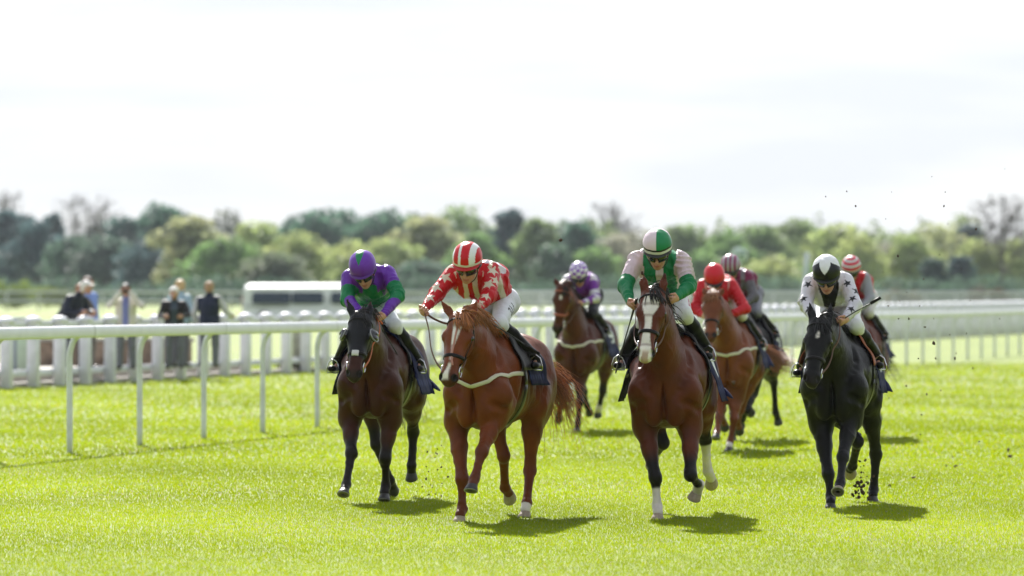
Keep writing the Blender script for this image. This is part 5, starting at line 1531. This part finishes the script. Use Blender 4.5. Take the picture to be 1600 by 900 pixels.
    Hf.ell(hc + f_ * .09 - u_ * .03, np.array((.07, .09, .085)) * s, .02, RM, cut=True)
    if hat == 'cap': Hf.ell(hc + f_ * .10 + u_ * .055, np.array((.06, .07, .010)) * s, .01, RM)
    V, Q = Hf.mesh(); V = V + (Hf.grad(V)) * (.005 * wob(V, 60))[:, None]
    newmesh('hat' if hat else 'hair', V, Q, M_breech, root, True, np.tile(np.array(hair_c, float), (len(V), 1)))
    if pose == 'binoc':
        bn = empty('binoculars', (X, Y, base), face); tag(bn, 'dark binoculars held up by the spectator in the cream jacket', 'binoculars')
        for sg in (-1, 1):
            c0 = hc + f_ * .10 + l_ * sg * .032
            MB().tube(np.array([c0, c0 + f_ * .05, c0 + f_ * .06, c0 + f_ * .14]), np.array([.018, .020, .026, .030]), 12).build('barrel', M_black, bn)
        MB().tube(np.array([hc + f_ * .14 - l_ * .03, hc + f_ * .14 + l_ * .03]), .012, 8).build('bridge', M_black, bn)
    return root
TC = -math.pi / 2     # facing the camera
NAVY = (.012, .016, .035)
build_spectator(97, 449, 110.5, 1.78, R(-38), NAVY, (.13, .14, .16), (.72, .70, .68), 'spectator in a dark navy jacket and white cap leaning on the crowd fence', 'leanrail', lean=.62, hat='cap')
build_spectator(117, 446, 112.6, 1.68, R(-60), (.10, .085, .07), (.12, .11, .10), (.28, .15, .09), 'brown haired spectator in a brown jacket between the white cap and the blue shirt', 'leanrail', lean=.25)
build_spectator(136, 433, 112.8, 1.80, R(-35), (.17, .26, .58), (.13, .12, .10), (.10, .055, .035), 'tall dark haired spectator in a light blue shirt', 'side')
build_spectator(197, 446, 111.8, 1.66, TC, (.66, .62, .55), (.14, .15, .17), (.03, .03, .025), 'spectator in a cream jacket looking through binoculars', 'binoc', shirt=(.20, .22, .50), hat='cap')
build_spectator(273, 453, 113.0, 1.62, TC, (.016, .014, .018), (.14, .15, .18), (.74, .72, .70), 'white haired spectator in a black jacket resting on the crowd fence', 'leanrail', shirt=(.05, .07, .10), lean=.22)
build_spectator(281, 438, 115.2, 1.74, R(60), (.30, .42, .50), (.12, .12, .14), (.55, .38, .20), 'fair haired spectator in a pale blue top behind the white haired one', 'stand')
build_spectator(327, 440, 114.5, 1.71, R(75), (.012, .018, .045), (.14, .15, .17), (.40, .25, .15), 'spectator in a dark blue waistcoat with pale sleeves, back turned', 'side', sleeve=(.5, .5, .52))

# ---- minibus
def build_van():
    Y = 300.0; x0 = px(379, Y); Lv = 5.35; z = 1.94
    v = empty('minibus', (x0, Y, 0)); tag(v, 'long white minibus with dark side windows parked beyond the crowd fence', 'van')
    prof = [(x_ * 1.16 + (1.25 if x_ > 3 else 0), z_) for x_, z_ in [(.05, .42), (.02, .9), (.06, 1.45), (.16, 1.84), (.34, 1.93), (3.55, 1.94), (3.80, 1.88), (4.15, 1.55), (4.48, 1.18), (5.0, 1.02), (5.28, .85), (5.34, .60), (5.30, .36), (4.9, .32), (.4, .32)]]
    W2 = .95; V = []; m = len(prof)
    for yy_, sx in ((-W2 + .10, .10), (-W2, 0.0), (-.50, 0.0), (.50, 0.0), (W2, 0.0), (W2 - .10, .10)):
        for (x, zz) in prof:
            tz = max(0, (zz - 1.0)) * .16
            yq = yy_ - math.copysign(tz, yy_)
            cx_, cz_ = 3.6, 1.1
            V.append((x + (cx_ - x) * sx * .12, yq, zz + (cz_ - zz) * sx * .25 + (.13 if abs(yy_) == .5 and zz > 1.8 else 0) - (.06 if abs(yy_) == W2 and zz > 1.8 else 0)))
    F = []
    for r_ in range(5):
        for i in range(m):
            j = (i + 1) % m
            F.append((r_ * m + i, r_ * m + j, (r_ + 1) * m + j, (r_ + 1) * m + i))
    F.append(tuple(range(m - 1, -1, -1))); F.append(tuple(5 * m + i for i in range(m)))
    M_van = mat('van_paint', (.86, .88, .95), rough=.35, coat=.4)
    M_glass = mat('van_glass', (.010, .028, .055), rough=.12)
    newmesh('body', V, F, M_van, v, False)
    for side in (-1, 1):
        for (a, b) in ((.53, 2.54), (2.60, 4.25), (4.62, 6.0)):
            za, zb = 1.02, 1.62
            if a > 3.9: pass
            yb0 = side * (W2 + .008); yt = side * (W2 + .008 - .105)
            c = .08
            top_b = b if a < 4.5 else b - .42
            pts = [(a + c, yb0, za), (b - c, yb0, za), (b, yb0 * .998, za + c), (top_b, yt, zb - c), (top_b - c, yt, zb), (a + c, yt, zb), (a, yt, zb - c), (a, yb0, za + c)]
            o = newmesh('side_window', pts, [tuple(range(8)) if side < 0 else tuple(range(7, -1, -1))], M_glass, v, False)
            o.modifiers.new('t', 'SOLIDIFY').thickness = .012
    ws = newmesh('windscreen', [(5.16, -.78, 1.22), (5.16, .78, 1.22), (4.50, .70, 1.84), (4.50, -.70, 1.84)], [(0, 1, 2, 3)], M_glass, v, False); ws.location = (1.28, 0, .03)
    for wx in (1.15, 6.1):
        for sy in (-1, 1):
            w = empty('wheel'); w.parent = v
            MB().tube([(wx, sy * .78, .33), (wx, sy * .97, .33)], .33, 24).build('tyre', mat('tyre', (.02, .02, .02), .8), w)
            MB().tube([(wx, sy * .90, .33), (wx, sy * .985, .33)], .19, 20).build('rim', mat('wheel_rim', (.5, .5, .52), .3, metal=.8), w)
    MB().box((.02, 0, .45), (.12, 1.7, .18), 0, .03).build('bumper', mat('bumper', (.05, .05, .05), .6), v)
    for sy in (-1, 1):
        MB().box((.02, sy * .80, 1.15), (.06, .12, .5), 0, .02).build('tail_light', mat('tail_red', (.4, .01, .01), .3), v)
        MB().box((7.28, sy * .68, .80), (.16, .34, .16), 0, .04).build('headlight', mat('lamp_glass', (.7, .7, .7), .1), v)
        MB().box((5.9, sy * 1.08, 1.15), (.10, .18, .24), 0, .03).build('mirror', M_black, v)
    MB().box((4.44, -.956, 1.0), (.02, .012, 1.1), 0).build('door_seam', mat('seam', (.1, .1, .12), .6), v)
    MB().box((1.3, -.966, .92), (2.3, .016, .05), 0).build('slide_rail', mat('seam', (.1, .1, .12), .6), v)
build_van()

# ---- far rails across the back of the course
M_farrail = mat('far_rail_paint', (.62, .64, .66), rough=.6)
def far_fence(Y0_, Y1_, xa, xb, H, zs, sp, label, w=.16):
    Xa, Xb = px(xa, Y0_), px(xb, Y1_)
    f0 = empty('far_fence', (Xa, Y0_, 0)); tag(f0, label, 'fence')
    D = np.array([Xb - Xa, Y1_ - Y0_]); L_ = np.linalg.norm(D); a = math.atan2(D[1], D[0]); n = int(L_ / sp)
    for i in range(n + 1):
        q = D * i / n
        MB().box((q[0], q[1], H / 2), (.16, .16, H), a).build('post', M_farrail, f0)
    for z in zs: MB().box((D[0] / 2, D[1] / 2 , z), (L_, .20, w), a).build('rail', M_farrail, f0)
far_fence(474, 474, -40, 760, 1.55, (1.48, .78), 2.6, 'distant white two rail fence across the left half below the wood', .26)
far_fence(455, 430, 800, 1640, 1.45, (1.38, .9, .5), 2.6, 'distant white three rail fence across the right half below the wood', .26)
far_fence(560, 540, 560, 1640, 1.5, (1.35, .7), 4.0, 'farthest grey rail fence close under the wood', .4)

# ---- marker disc and pole
md = empty('furlong_marker', (px(1155, 200), 200, 0)); tag(md, 'round white distance marker disc on a white pole behind the striped maroon cap', 'sign')
MB().tube([(0, 0, -.05), (0, 0, 2.8)], .045, 12).build('pole', M_farrail, md)
MB().tube([(0, -.03, pz(399, 200)), (0, .03, pz(399, 200))], .30, 32).build('disc', mat('marker_white', (.60, .70, .66), .5), md)
dgm = mat('digit_green', (.05, .16, .12), .6); zc = pz(399, 200)
MB().box((-.11, -.036, zc), (.05, .012, .30)).build('digit', dgm, md)
d2 = MB()
for c_, d_ in (((.09, 0, .125), (.18, .012, .05)), ((.155, 0, .065), (.05, .0121, .09)), ((.09, 0, 0), (.18, .012, .05)), ((.025, 0, -.065), (.05, .0121, .09)), ((.09, 0, -.125), (.18, .012, .05))):
    d2.box((c_[0], -.036, zc + c_[2]), d_)
d2.build('digit', dgm, md)
Yq = 260.0
lp_ = MB().tube([(px(1249, Yq) , 0, -.2), (px(1262, Yq), 0, pz(394, Yq))], .10, 12).build('leaning_pole', mat('pale_pole', (.45, .52, .55), .6)); lp_.location = (0, Yq, 0)
tag(lp_, 'pale leaning pole far behind the black horse, in front of the wood', 'pole')
#@@TREES
# ------------------------------------------------------------------ trees
def leaf_mat():
    m = bpy.data.materials.new('foliage'); m.use_nodes = True
    n, l = m.node_tree.nodes, m.node_tree.links
    b = n['Principled BSDF']; b.inputs['Roughness'].default_value = .6; b.inputs['Specular IOR Level'].default_value = .2
    oi = n.new('ShaderNodeObjectInfo'); at = n.new('ShaderNodeAttribute'); at.attribute_name = 'Col'
    mm = n.new('ShaderNodeMixRGB'); mm.blend_type = 'MULTIPLY'; mm.inputs[0].default_value = 1
    l.new(oi.outputs['Color'], mm.inputs[1]); l.new(at.outputs['Color'], mm.inputs[2])
    l.new(mm.outputs['Color'], b.inputs['Base Color'])
    tr = n.new('ShaderNodeBsdfTranslucent'); l.new(mm.outputs['Color'], tr.inputs['Color'])
    ms = n.new('ShaderNodeMixShader'); ms.inputs[0].default_value = .5
    l.new(b.outputs[0], ms.inputs[1]); l.new(tr.outputs[0], ms.inputs[2]); l.new(ms.outputs[0], n['Material Output'].inputs['Surface'])
    return m
M_leaf = leaf_mat()
M_bark = mat('bark', (.10, .085, .07), rough=.9)
def leaves(cents, rads, n, size, seed, lo=.35):
    r = np.random.default_rng(seed)
    w = np.array([a * b * c for a, b, c in rads]) ** (2 / 3); w /= w.sum()
    k = r.choice(len(cents), n, p=w)
    d = r.normal(0, 1, (n, 3)); d /= np.linalg.norm(d, axis=1, keepdims=True)
    rad = (1 - (1 - lo) * r.random(n) ** 2.0)[:, None]
    lump = 1 + .22 * wob(d * 2.2 + k[:, None] * 3.1, 2.0, seed)[:, None]
    P = np.array(cents)[k] + d * np.array(rads)[k] * rad * lump
    P[:, 2] = np.maximum(P[:, 2], .15)
    a = r.normal(0, 1, (n, 3)); a /= np.linalg.norm(a, axis=1, keepdims=True)
    b = np.cross(a, r.normal(0, 1, (n, 3))); b /= np.linalg.norm(b, axis=1, keepdims=True)
    s = size * r.uniform(.5, 1.35, n)[:, None]
    V = np.stack([P - a * s, P + b * s * .6, P + a * s, P - b * s * .6], 1).reshape(-1, 3)
    Q = np.arange(n * 4).reshape(n, 4)
    c = np.ones((n, 3)) * r.uniform(.6, 1.4, n)[:, None] * (1 + .25 * wob(P, .9, seed))[:, None]
    c *= 1.0; c[:, 0] *= 1 + .06 * wob(P, .6, seed + 5); 
    return V, Q, np.repeat(c, 4, 0)
def trunk_mb(H, r0, limbs, seed, bare=False):
    r = np.random.default_rng(seed); mb = MB()
    tp = np.array([r.normal(0, .02) * H, r.normal(0, .02) * H, H * (.8 if not bare else .92)])
    main = spline([np.zeros(3) + [0, 0, -.2], tp * .35 + r.normal(0, .02, 3) * H * .5, tp * .7 + r.normal(0, .02, 3) * H * .5, tp], 12)
    mb.tube(main, np.linspace(r0, r0 * .18, 12), 8)
    for i in range(limbs):
        t = r.uniform(.22 if bare else .3, .92); p = main[int(t * 11)]
        az = r.uniform(0, 6.283); L_ = H * r.uniform(.20, .36) * (1.1 - .45 * t)
        d = unit([math.cos(az), math.sin(az), r.uniform(.5, 1.3)])
        e = p + d * L_; m_ = p + d * L_ * .5 + [0, 0, -.04 * L_]
        rr_ = r0 * .42 * (1.1 - t)
        pts = spline([p, m_, e + [0, 0, .12 * L_]], 7); mb.tube(pts, np.linspace(rr_, rr_ * .25, 7), 5)
        for j in range(4 if not bare else 7):
            q = pts[r.integers(2, 7)]; d2 = unit(d + r.normal(0, .6, 3) + [0, 0, .3]); l2 = L_ * r.uniform(.3, .6)
            sub = spline([q, q + d2 * l2 * .5 + r.normal(0, .03, 3) * l2, q + d2 * l2], 5)
            mb.tube(sub, np.linspace(rr_ * .35, rr_ * .10, 5), 4)
            if bare:
                for q2 in range(5):
                    s_ = sub[r.integers(1, 5)]; d3 = unit(d2 + r.normal(0, .7, 3)); mb.tube([s_, s_ + d3 * l2 * .3, s_ + d3 * l2 * .55 + [0, 0, .1]], [.035, .025, .012], 3, cap=False)
    return mb
PROTO = []
def make_tree_meshes():
    """crowns for a tree 10 m tall; scaled per tree"""
    out = []
    for sd_, shape in ((1, 'round'), (2, 'round'), (3, 'broad'), (4, 'tall'), (5, 'spire'), (6, 'broad'), (7, 'thin')):
        r = np.random.default_rng(sd_ * 11)
        cents, rads = [], []
        if shape == 'round': nb, R0, z0, z1 = 15, 2.6, 3.0, 8.3
        if shape == 'broad': nb, R0, z0, z1 = 19, 3.5, 2.2, 7.8
        if shape == 'tall': nb, R0, z0, z1 = 15, 1.9, 2.4, 8.9
        if shape == 'spire': nb, R0, z0, z1 = 14, 1.7, 1.2, 9.0
        if shape == 'thin': nb, R0, z0, z1 = 16, 2.6, 3.0, 8.6
        for i in range(nb):
            t = (i + .5) / nb; z = z0 + (z1 - z0) * t
            prof = math.sin(math.pi * min(1, .22 + .78 * t)) ** .7 if shape != 'spire' else (1.05 - t)
            rr_ = R0 * prof * r.uniform(.35, .85); az = i * 2.4 + r.uniform(-.5, .5)
            c = (math.cos(az) * rr_, math.sin(az) * rr_, z + r.uniform(-.4, .4)); cents.append(c)
            q = r.uniform(.95, 1.6) * (.8 + .45 * prof) * (.75 if shape in ('tall', 'spire') else 1); rads.append((q, q, q * r.uniform(.7, 1.0)))
        n = {'thin': 1100}.get(shape, 2600)
        V, Q, C = leaves(cents, rads, n, .30, sd_)
        me = newmesh('crown', V, Q, M_leaf, None, False, C); COL.objects.unlink(me)
        tm = trunk_mb(10, .24, 9, sd_).build('trunk', M_bark); COL.objects.unlink(tm)
        out.append((me.data, tm.data))
        bpy.data.objects.remove(me); bpy.data.objects.remove(tm)
    bare = trunk_mb(10, .20, 22, 77, True).build('trunk', M_bark); COL.objects.unlink(bare)
    bd = bare.data; bpy.data.objects.remove(bare)
    V, Q, C = leaves([(0, 0, 7.2), (1, .5, 6), (-1.1, 0, 6.4)], [(2.2, 2.2, 2.4), (1.6, 1.6, 1.6), (1.6, 1.6, 1.6)], 240, .13, 9)
    me = newmesh('crown', V, Q, M_leaf, None, False, C); COL.objects.unlink(me)
    out.append((me.data, bd)); bpy.data.objects.remove(me)
    return out
TM = make_tree_meshes()
DB = (.075, .125, .13); DG = (.075, .155, .100); OL = (.20, .27, .11); YG = (.34, .40, .15); BR = (.27, .26, .20); PY = (.37, .39, .20); GR = (.16, .17, .14); MG = (.18, .29, .10)  # crown tints, shifted paler and bluer to carry part of the distance haze
# x, top y, width px, Y, mesh, colour, label
trees = [
 (12, 322, 90, 735, 3, DB, 'dark blue green tree at the left edge of the picture'),
 (5, 298, 50, 790, 7, GR, 'thin bare tree top rising at the left edge'),
 (58, 332, 80, 700, 0, DB, 'dark round tree second from the left edge'),
 (84, 324, 46, 760, 4, DB, 'dark pointed tree right of the dark round one at far left'),
 (110, 356, 80, 680, 2, (.09, .15, .10), 'low dull green tree under the gap in the tree line at left'),
 (136, 304, 70, 800, 7, GR, 'pale bare tree standing in the gap at left'),
 (165, 362, 90, 670, 1, (.10, .15, .11), 'grey green tree right of the gap at left'),
 (196, 326, 84, 740, 0, (.06, .11, .09), 'dark green tree left of the tallest dark crown'),
 (250, 308, 84, 760, 1, DG, 'tallest dark green round tree behind the yellow one at left'),
 (228, 366, 80, 650, 5, DB, 'deep blue green tree at the foot of the tallest dark crown'),
 (298, 330, 96, 640, 3, PY, 'tall pale yellow tree with the steep left side'),
 (352, 322, 50, 790, 6, GR, 'thin grey crown peeping over the yellow trees at left'),
 (352, 356, 100, 628, 2, MG, 'fresh green tree in front of the pale yellow one'),
 (404, 334, 100, 660, 0, YG, 'bright yellow green tree above the minibus roof'),
 (462, 352, 96, 640, 5, YG, 'broad yellow green tree right of the minibus middle'),
 (430, 388, 90, 612, 1, (.15, .19, .10), 'dull brownish green tree low in front above the minibus'),
 (500, 318, 96, 780, 1, DG, 'dark green crown above the left shoulder of the purple cap'),
 (535, 314, 70, 800, 0, DG, 'dark green crown directly above the purple cap'),
 (605, 318, 76, 780, 1, (.08, .16, .10), 'dark green round crown between the purple and the striped red caps'),
 (548, 366, 90, 650, 5, YG, 'pale yellow green tree just above the purple cap'),
 (610, 360, 100, 640, 2, YG, 'pale yellow green tree right of the purple cap'),
 (668, 330, 90, 700, 3, PY, 'sandy yellow tree left of the striped red cap'),
 (655, 400, 90, 608, 1, (.09, .15, .10), 'dark green bush shaped tree low behind the jockey with cream stars'),
 (716, 316, 90, 790, 6, OL, 'olive loose crown above the striped red cap'),
 (742, 352, 70, 660, 0, MG, 'mid green tree right above the striped red cap'),
 (797, 318, 76, 700, 4, DB, 'dark blue green pointed tree near the middle of the picture'),
 (838, 334, 66, 690, 3, OL, 'olive tree right of the dark pointed one'),
 (866, 372, 70, 640, 0, (.10, .16, .10), 'dark tree low behind the chequered cap'),
 (902, 340, 66, 690, 3, DG, 'dark green upright tree above the chequered cap'),
 (934, 378, 60, 640, 1, MG, 'small mid green tree left of the halved cap'),
 (962, 316, 66, 800, 7, GR, 'bare tree top rising left of the halved cap'),
 (962, 362, 80, 670, 6, BR, 'brown leafless looking tree left of the halved cap'),
 (1010, 354, 70, 690, 6, BR, 'brown purple crown just behind the halved cap'),
 (1064, 338, 96, 720, 0, OL, 'olive round tree right of the halved cap'),
 (1090, 384, 80, 640, 5, MG, 'mid green tree above the plain red cap'),
 (1134, 344, 90, 700, 2, MG, 'broad green tree behind the round distance marker'),
 (1192, 338, 90, 710, 0, OL, 'olive tree right of the round distance marker'),
 (1214, 392, 90, 630, 5, YG, 'yellow green tree low between the marker and the leaning pole'),
 (1250, 334, 90, 720, 1, OL, 'tall olive tree above the leaning pole'),
 (1306, 334, 100, 690, 2, YG, 'broad yellow green tree above the hooped cap'),
 (1345, 354, 76, 660, 5, YG, 'yellow green tree right of the hooped cap'),
 (1300, 400, 80, 620, 1, MG, 'mid green tree low behind the hooped cap'),
 (1386, 376, 64, 680, 6, BR, 'low brown tree in the dip of the tree line at right'),
 (1424, 354, 76, 670, 0, YG, 'yellow green tree right of the dip in the tree line'),
 (1466, 344, 80, 720, 6, PY, 'pale sandy crown with a feathery top at right'),
 (1458, 398, 60, 630, 4, (.07, .13, .09), 'dark pointed tree low at right, left of the one beside it'),
 (1500, 394, 56, 632, 4, DB, 'darkest pointed tree low at right'),
 (1516, 344, 66, 790, 4, DB, 'dark spiky tree top behind the wood at right'),
 (1534, 362, 70, 660, 5, YG, 'yellow green tree left of the bare tree at right'),
 (1565, 304, 80, 650, 7, (.09, .085, .08), 'tall bare tree with a dark trunk near the right edge'),
 (1596, 362, 80, 660, 2, YG, 'yellow green tree at the right edge of the picture'),
]
for (x, ty, w, Y, mi, c, lab) in trees:
    k = FPX / Y; H = pz(ty, Y); X = px(x, Y)
    hw = {0: 7.0, 1: 7.0, 2: 8.6, 3: 5.4, 4: 4.6, 5: 8.6, 6: 7.0, 7: 6.5}[mi]
    t = empty('bare_tree' if mi == 7 else 'tree', (X, Y, 0), random.uniform(0, 6.28)); tag(t, lab, 'tree', 'trees of the wood beyond the course')
    ztop = 9.6
    sx = (w * 1.6 / k) / hw; sz = H / ztop
    t.scale = (sx, sx, sz)
    cm, tm = TM[mi]
    for nm, me in (('crown', cm), ('trunk', tm)):
        o = bpy.data.objects.new(nm, me); COL.objects.link(o); o.parent = t; o.color = (*c, 1)
# dense understorey and the mass of the wood behind
def wood(x0, x1, Y0_, Y1_, zt, n, size, seed, name, c, lab):
    r = np.random.default_rng(seed); cents = []; rads = []
    m = int((px(x1, Y0_) - px(x0, Y0_)) / 3.0)
    for i in range(m):
        Y = r.uniform(Y0_, Y1_); x = x0 + (x1 - x0) * (i + .5) / m
        z = zt * r.uniform(.7, 1.1)
        q = r.uniform(1.8, 2.8)
        cents.append((px(x, Y), Y, z * .45)); rads.append((q * 1.3, q, z * .55))
    V, Q, C = leaves(cents, rads, n, size, seed)
    o = newmesh(name, V, Q, M_leaf, None, False, C); o.color = (*c, 1)
    tag(o, lab, name.replace('_', ' '), kind='stuff')
wood(-900, 470, 815, 860, 10.5, 52000, .45, 21, 'far_wood', (.07, .13, .12), 'dark green mass of the wood behind the trees at left')
wood(420, 960, 815, 860, 11.8, 24000, .45, 22, 'far_wood', (.14, .21, .11), 'mid green mass of the wood behind the trees in the middle')
wood(900, 2500, 790, 840, 11.0, 56000, .45, 23, 'far_wood', (.25, .31, .14), 'olive mass of the wood behind the trees at right')
wood(-60, 1660, 596, 606, 3.2, 22000, .24, 24, 'undergrowth', (.09, .15, .10), 'low dark undergrowth along the foot of the wood')
def bush(x, top, w, Y, c, lab):
    k = FPX / Y; H = pz(top, Y); r = np.random.default_rng(int(x)); W_ = w / k
    cents = [(r.uniform(-.5, .5) * W_ * .8, r.uniform(-.5, .5), H * r.uniform(.3, .6)) for _ in range(9)]; rads = [(W_ * .2, .7, H * .38)] * 9
    V, Q, C = leaves(cents, rads, 1500, .14, int(x)); o = newmesh('bush', V, Q, M_leaf, None, False, C); o.location = (px(x, Y), Y, 0); o.color = (*c, 1); tag(o, lab, 'bush')
bush(18, 434, 66, 500, (.17, .22, .02), 'bright yellow green bush behind the far rail at the left edge')
bush(96, 446, 90, 505, (.17, .21, .03), 'bright yellow green bush behind the far rail beside the spectator in navy')
bush(1410, 450, 50, 520, (.20, .17, .12), 'dull brown bush under the dip in the wood')
bush(1545, 449, 60, 520, (.14, .09, .06), 'reddish brown bush at the foot of the bare tree at right')

# ------------------------------------------------------------------ turf clods in the air and on the ground
rg = np.random.default_rng(5)
clods = [(876, 375, 46, 3.4), (1327, 511, 48, 0), (1445, 511, 48, 2.4), (1459, 536, 48, 3.0), (1380, 425, 48, 1.0)]
P_ = [(1456, 276), (1570, 264), (1481, 350), (1540, 382), (1525, 358), (1468, 398), (1475, 322), (1403, 400), (1388, 478), (1420, 498), (1437, 478), (1404, 498), (1484, 523), (1510, 521), (1494, 552), (1416, 603), (1448, 616), (1440, 648), (1438, 679), (1520, 575), (1492, 560), (1562, 498), (1435, 560), (1443, 436), (1393, 300), (1290, 307), (1323, 299), (1337, 322), (1384, 342), (1417, 457), (1459, 498), (1406, 470), (1470, 610), (1530, 690), (1389, 622), (1370, 600), (1477, 300), (1502, 420), (1516, 470), (1462, 560)]
clod_me = []
for s_ in range(4):
    V, F = [], []
    mb = MB(); mb.ell((0, 0, 0), (1, .8, .6), None, 10, 7); V = mb.V[0]; V = V * (1 + .35 * wob(V, 3.1, s_))[:, None]
    o = newmesh('turf_clod', V, mb.F, M_dirt); clod_me.append(o.data); bpy.data.objects.remove(o)
def clod(x, y, Y, r):
    o = bpy.data.objects.new('turf_clod', clod_me[int(rg.integers(4))]); COL.objects.link(o)
    o.location = (px(x, Y), Y, pz(y, Y)); s = r / (FPX / Y); o.scale = (s * rg.uniform(.7, 1.3), s, s * rg.uniform(.7, 1.3)); o.rotation_euler = tuple(rg.uniform(0, 6, 3))
    tag(o, 'dark clod of soil kicked up off the turf by the hooves', 'clod', 'clods of soil kicked up by the hooves')
for c_ in clods:
    if c_[3] > 0: clod(*c_)
for (x, y) in P_: clod(x, y, 48.5 + rg.uniform(-.8, 1.5), rg.uniform(.9, 2.0))
for i in range(46):      # the burst behind the black horse's lifted hoof
    x = 1343 + rg.normal(0, 9); y = 780 - abs(rg.normal(0, 30)); clod(x, y, 48.2 + rg.uniform(-.2, .4), rg.uniform(1.0, 4.2) * (1 if y > 745 else .6))
for i in range(24):
    x = 680 + rg.normal(0, 9); y = rg.uniform(690, 775); clod(x, y, 46.5, rg.uniform(.6, 1.8))
for i in range(20):
    x = rg.uniform(1150, 1240); y = rg.uniform(590, 760); clod(x, y, 60, rg.uniform(.6, 1.4))
clod(1146, 598, 60, 4.0); clod(666, 748, 46.5, 2.2); clod(700, 745, 46.5, 2.2)
for (x, y, r) in ((1575, 706, 4.5), (1493, 731, 4), (1428, 748, 4), (1578, 715, 3.5), (1390, 761, 3), (1478, 730, 2.5)):
    Y = CAMZ * FPX / (y - 450); o_ = clod(x, y - 2, Y, r)

# ------------------------------------------------------------------ the air
hz = MB(); hz.box((0, 450, 99), (1200, 1100, 202)); 
o = hz.build('haze', None, None, False)
hm_ = bpy.data.materials.new('haze_air'); hm_.use_nodes = True
n, l = hm_.node_tree.nodes, hm_.node_tree.links
n.remove(n['Principled BSDF']); pv = n.new('ShaderNodeVolumePrincipled')
pv.inputs['Color'].default_value = (.80, .89, 1.0, 1); pv.inputs['Density'].default_value = .00007; pv.inputs['Anisotropy'].default_value = .2
l.new(pv.outputs[0], n['Material Output'].inputs['Volume'])
o.data.materials.append(hm_); tag(o, kind='stuff', label='thin pale haze over the course', cat='haze')
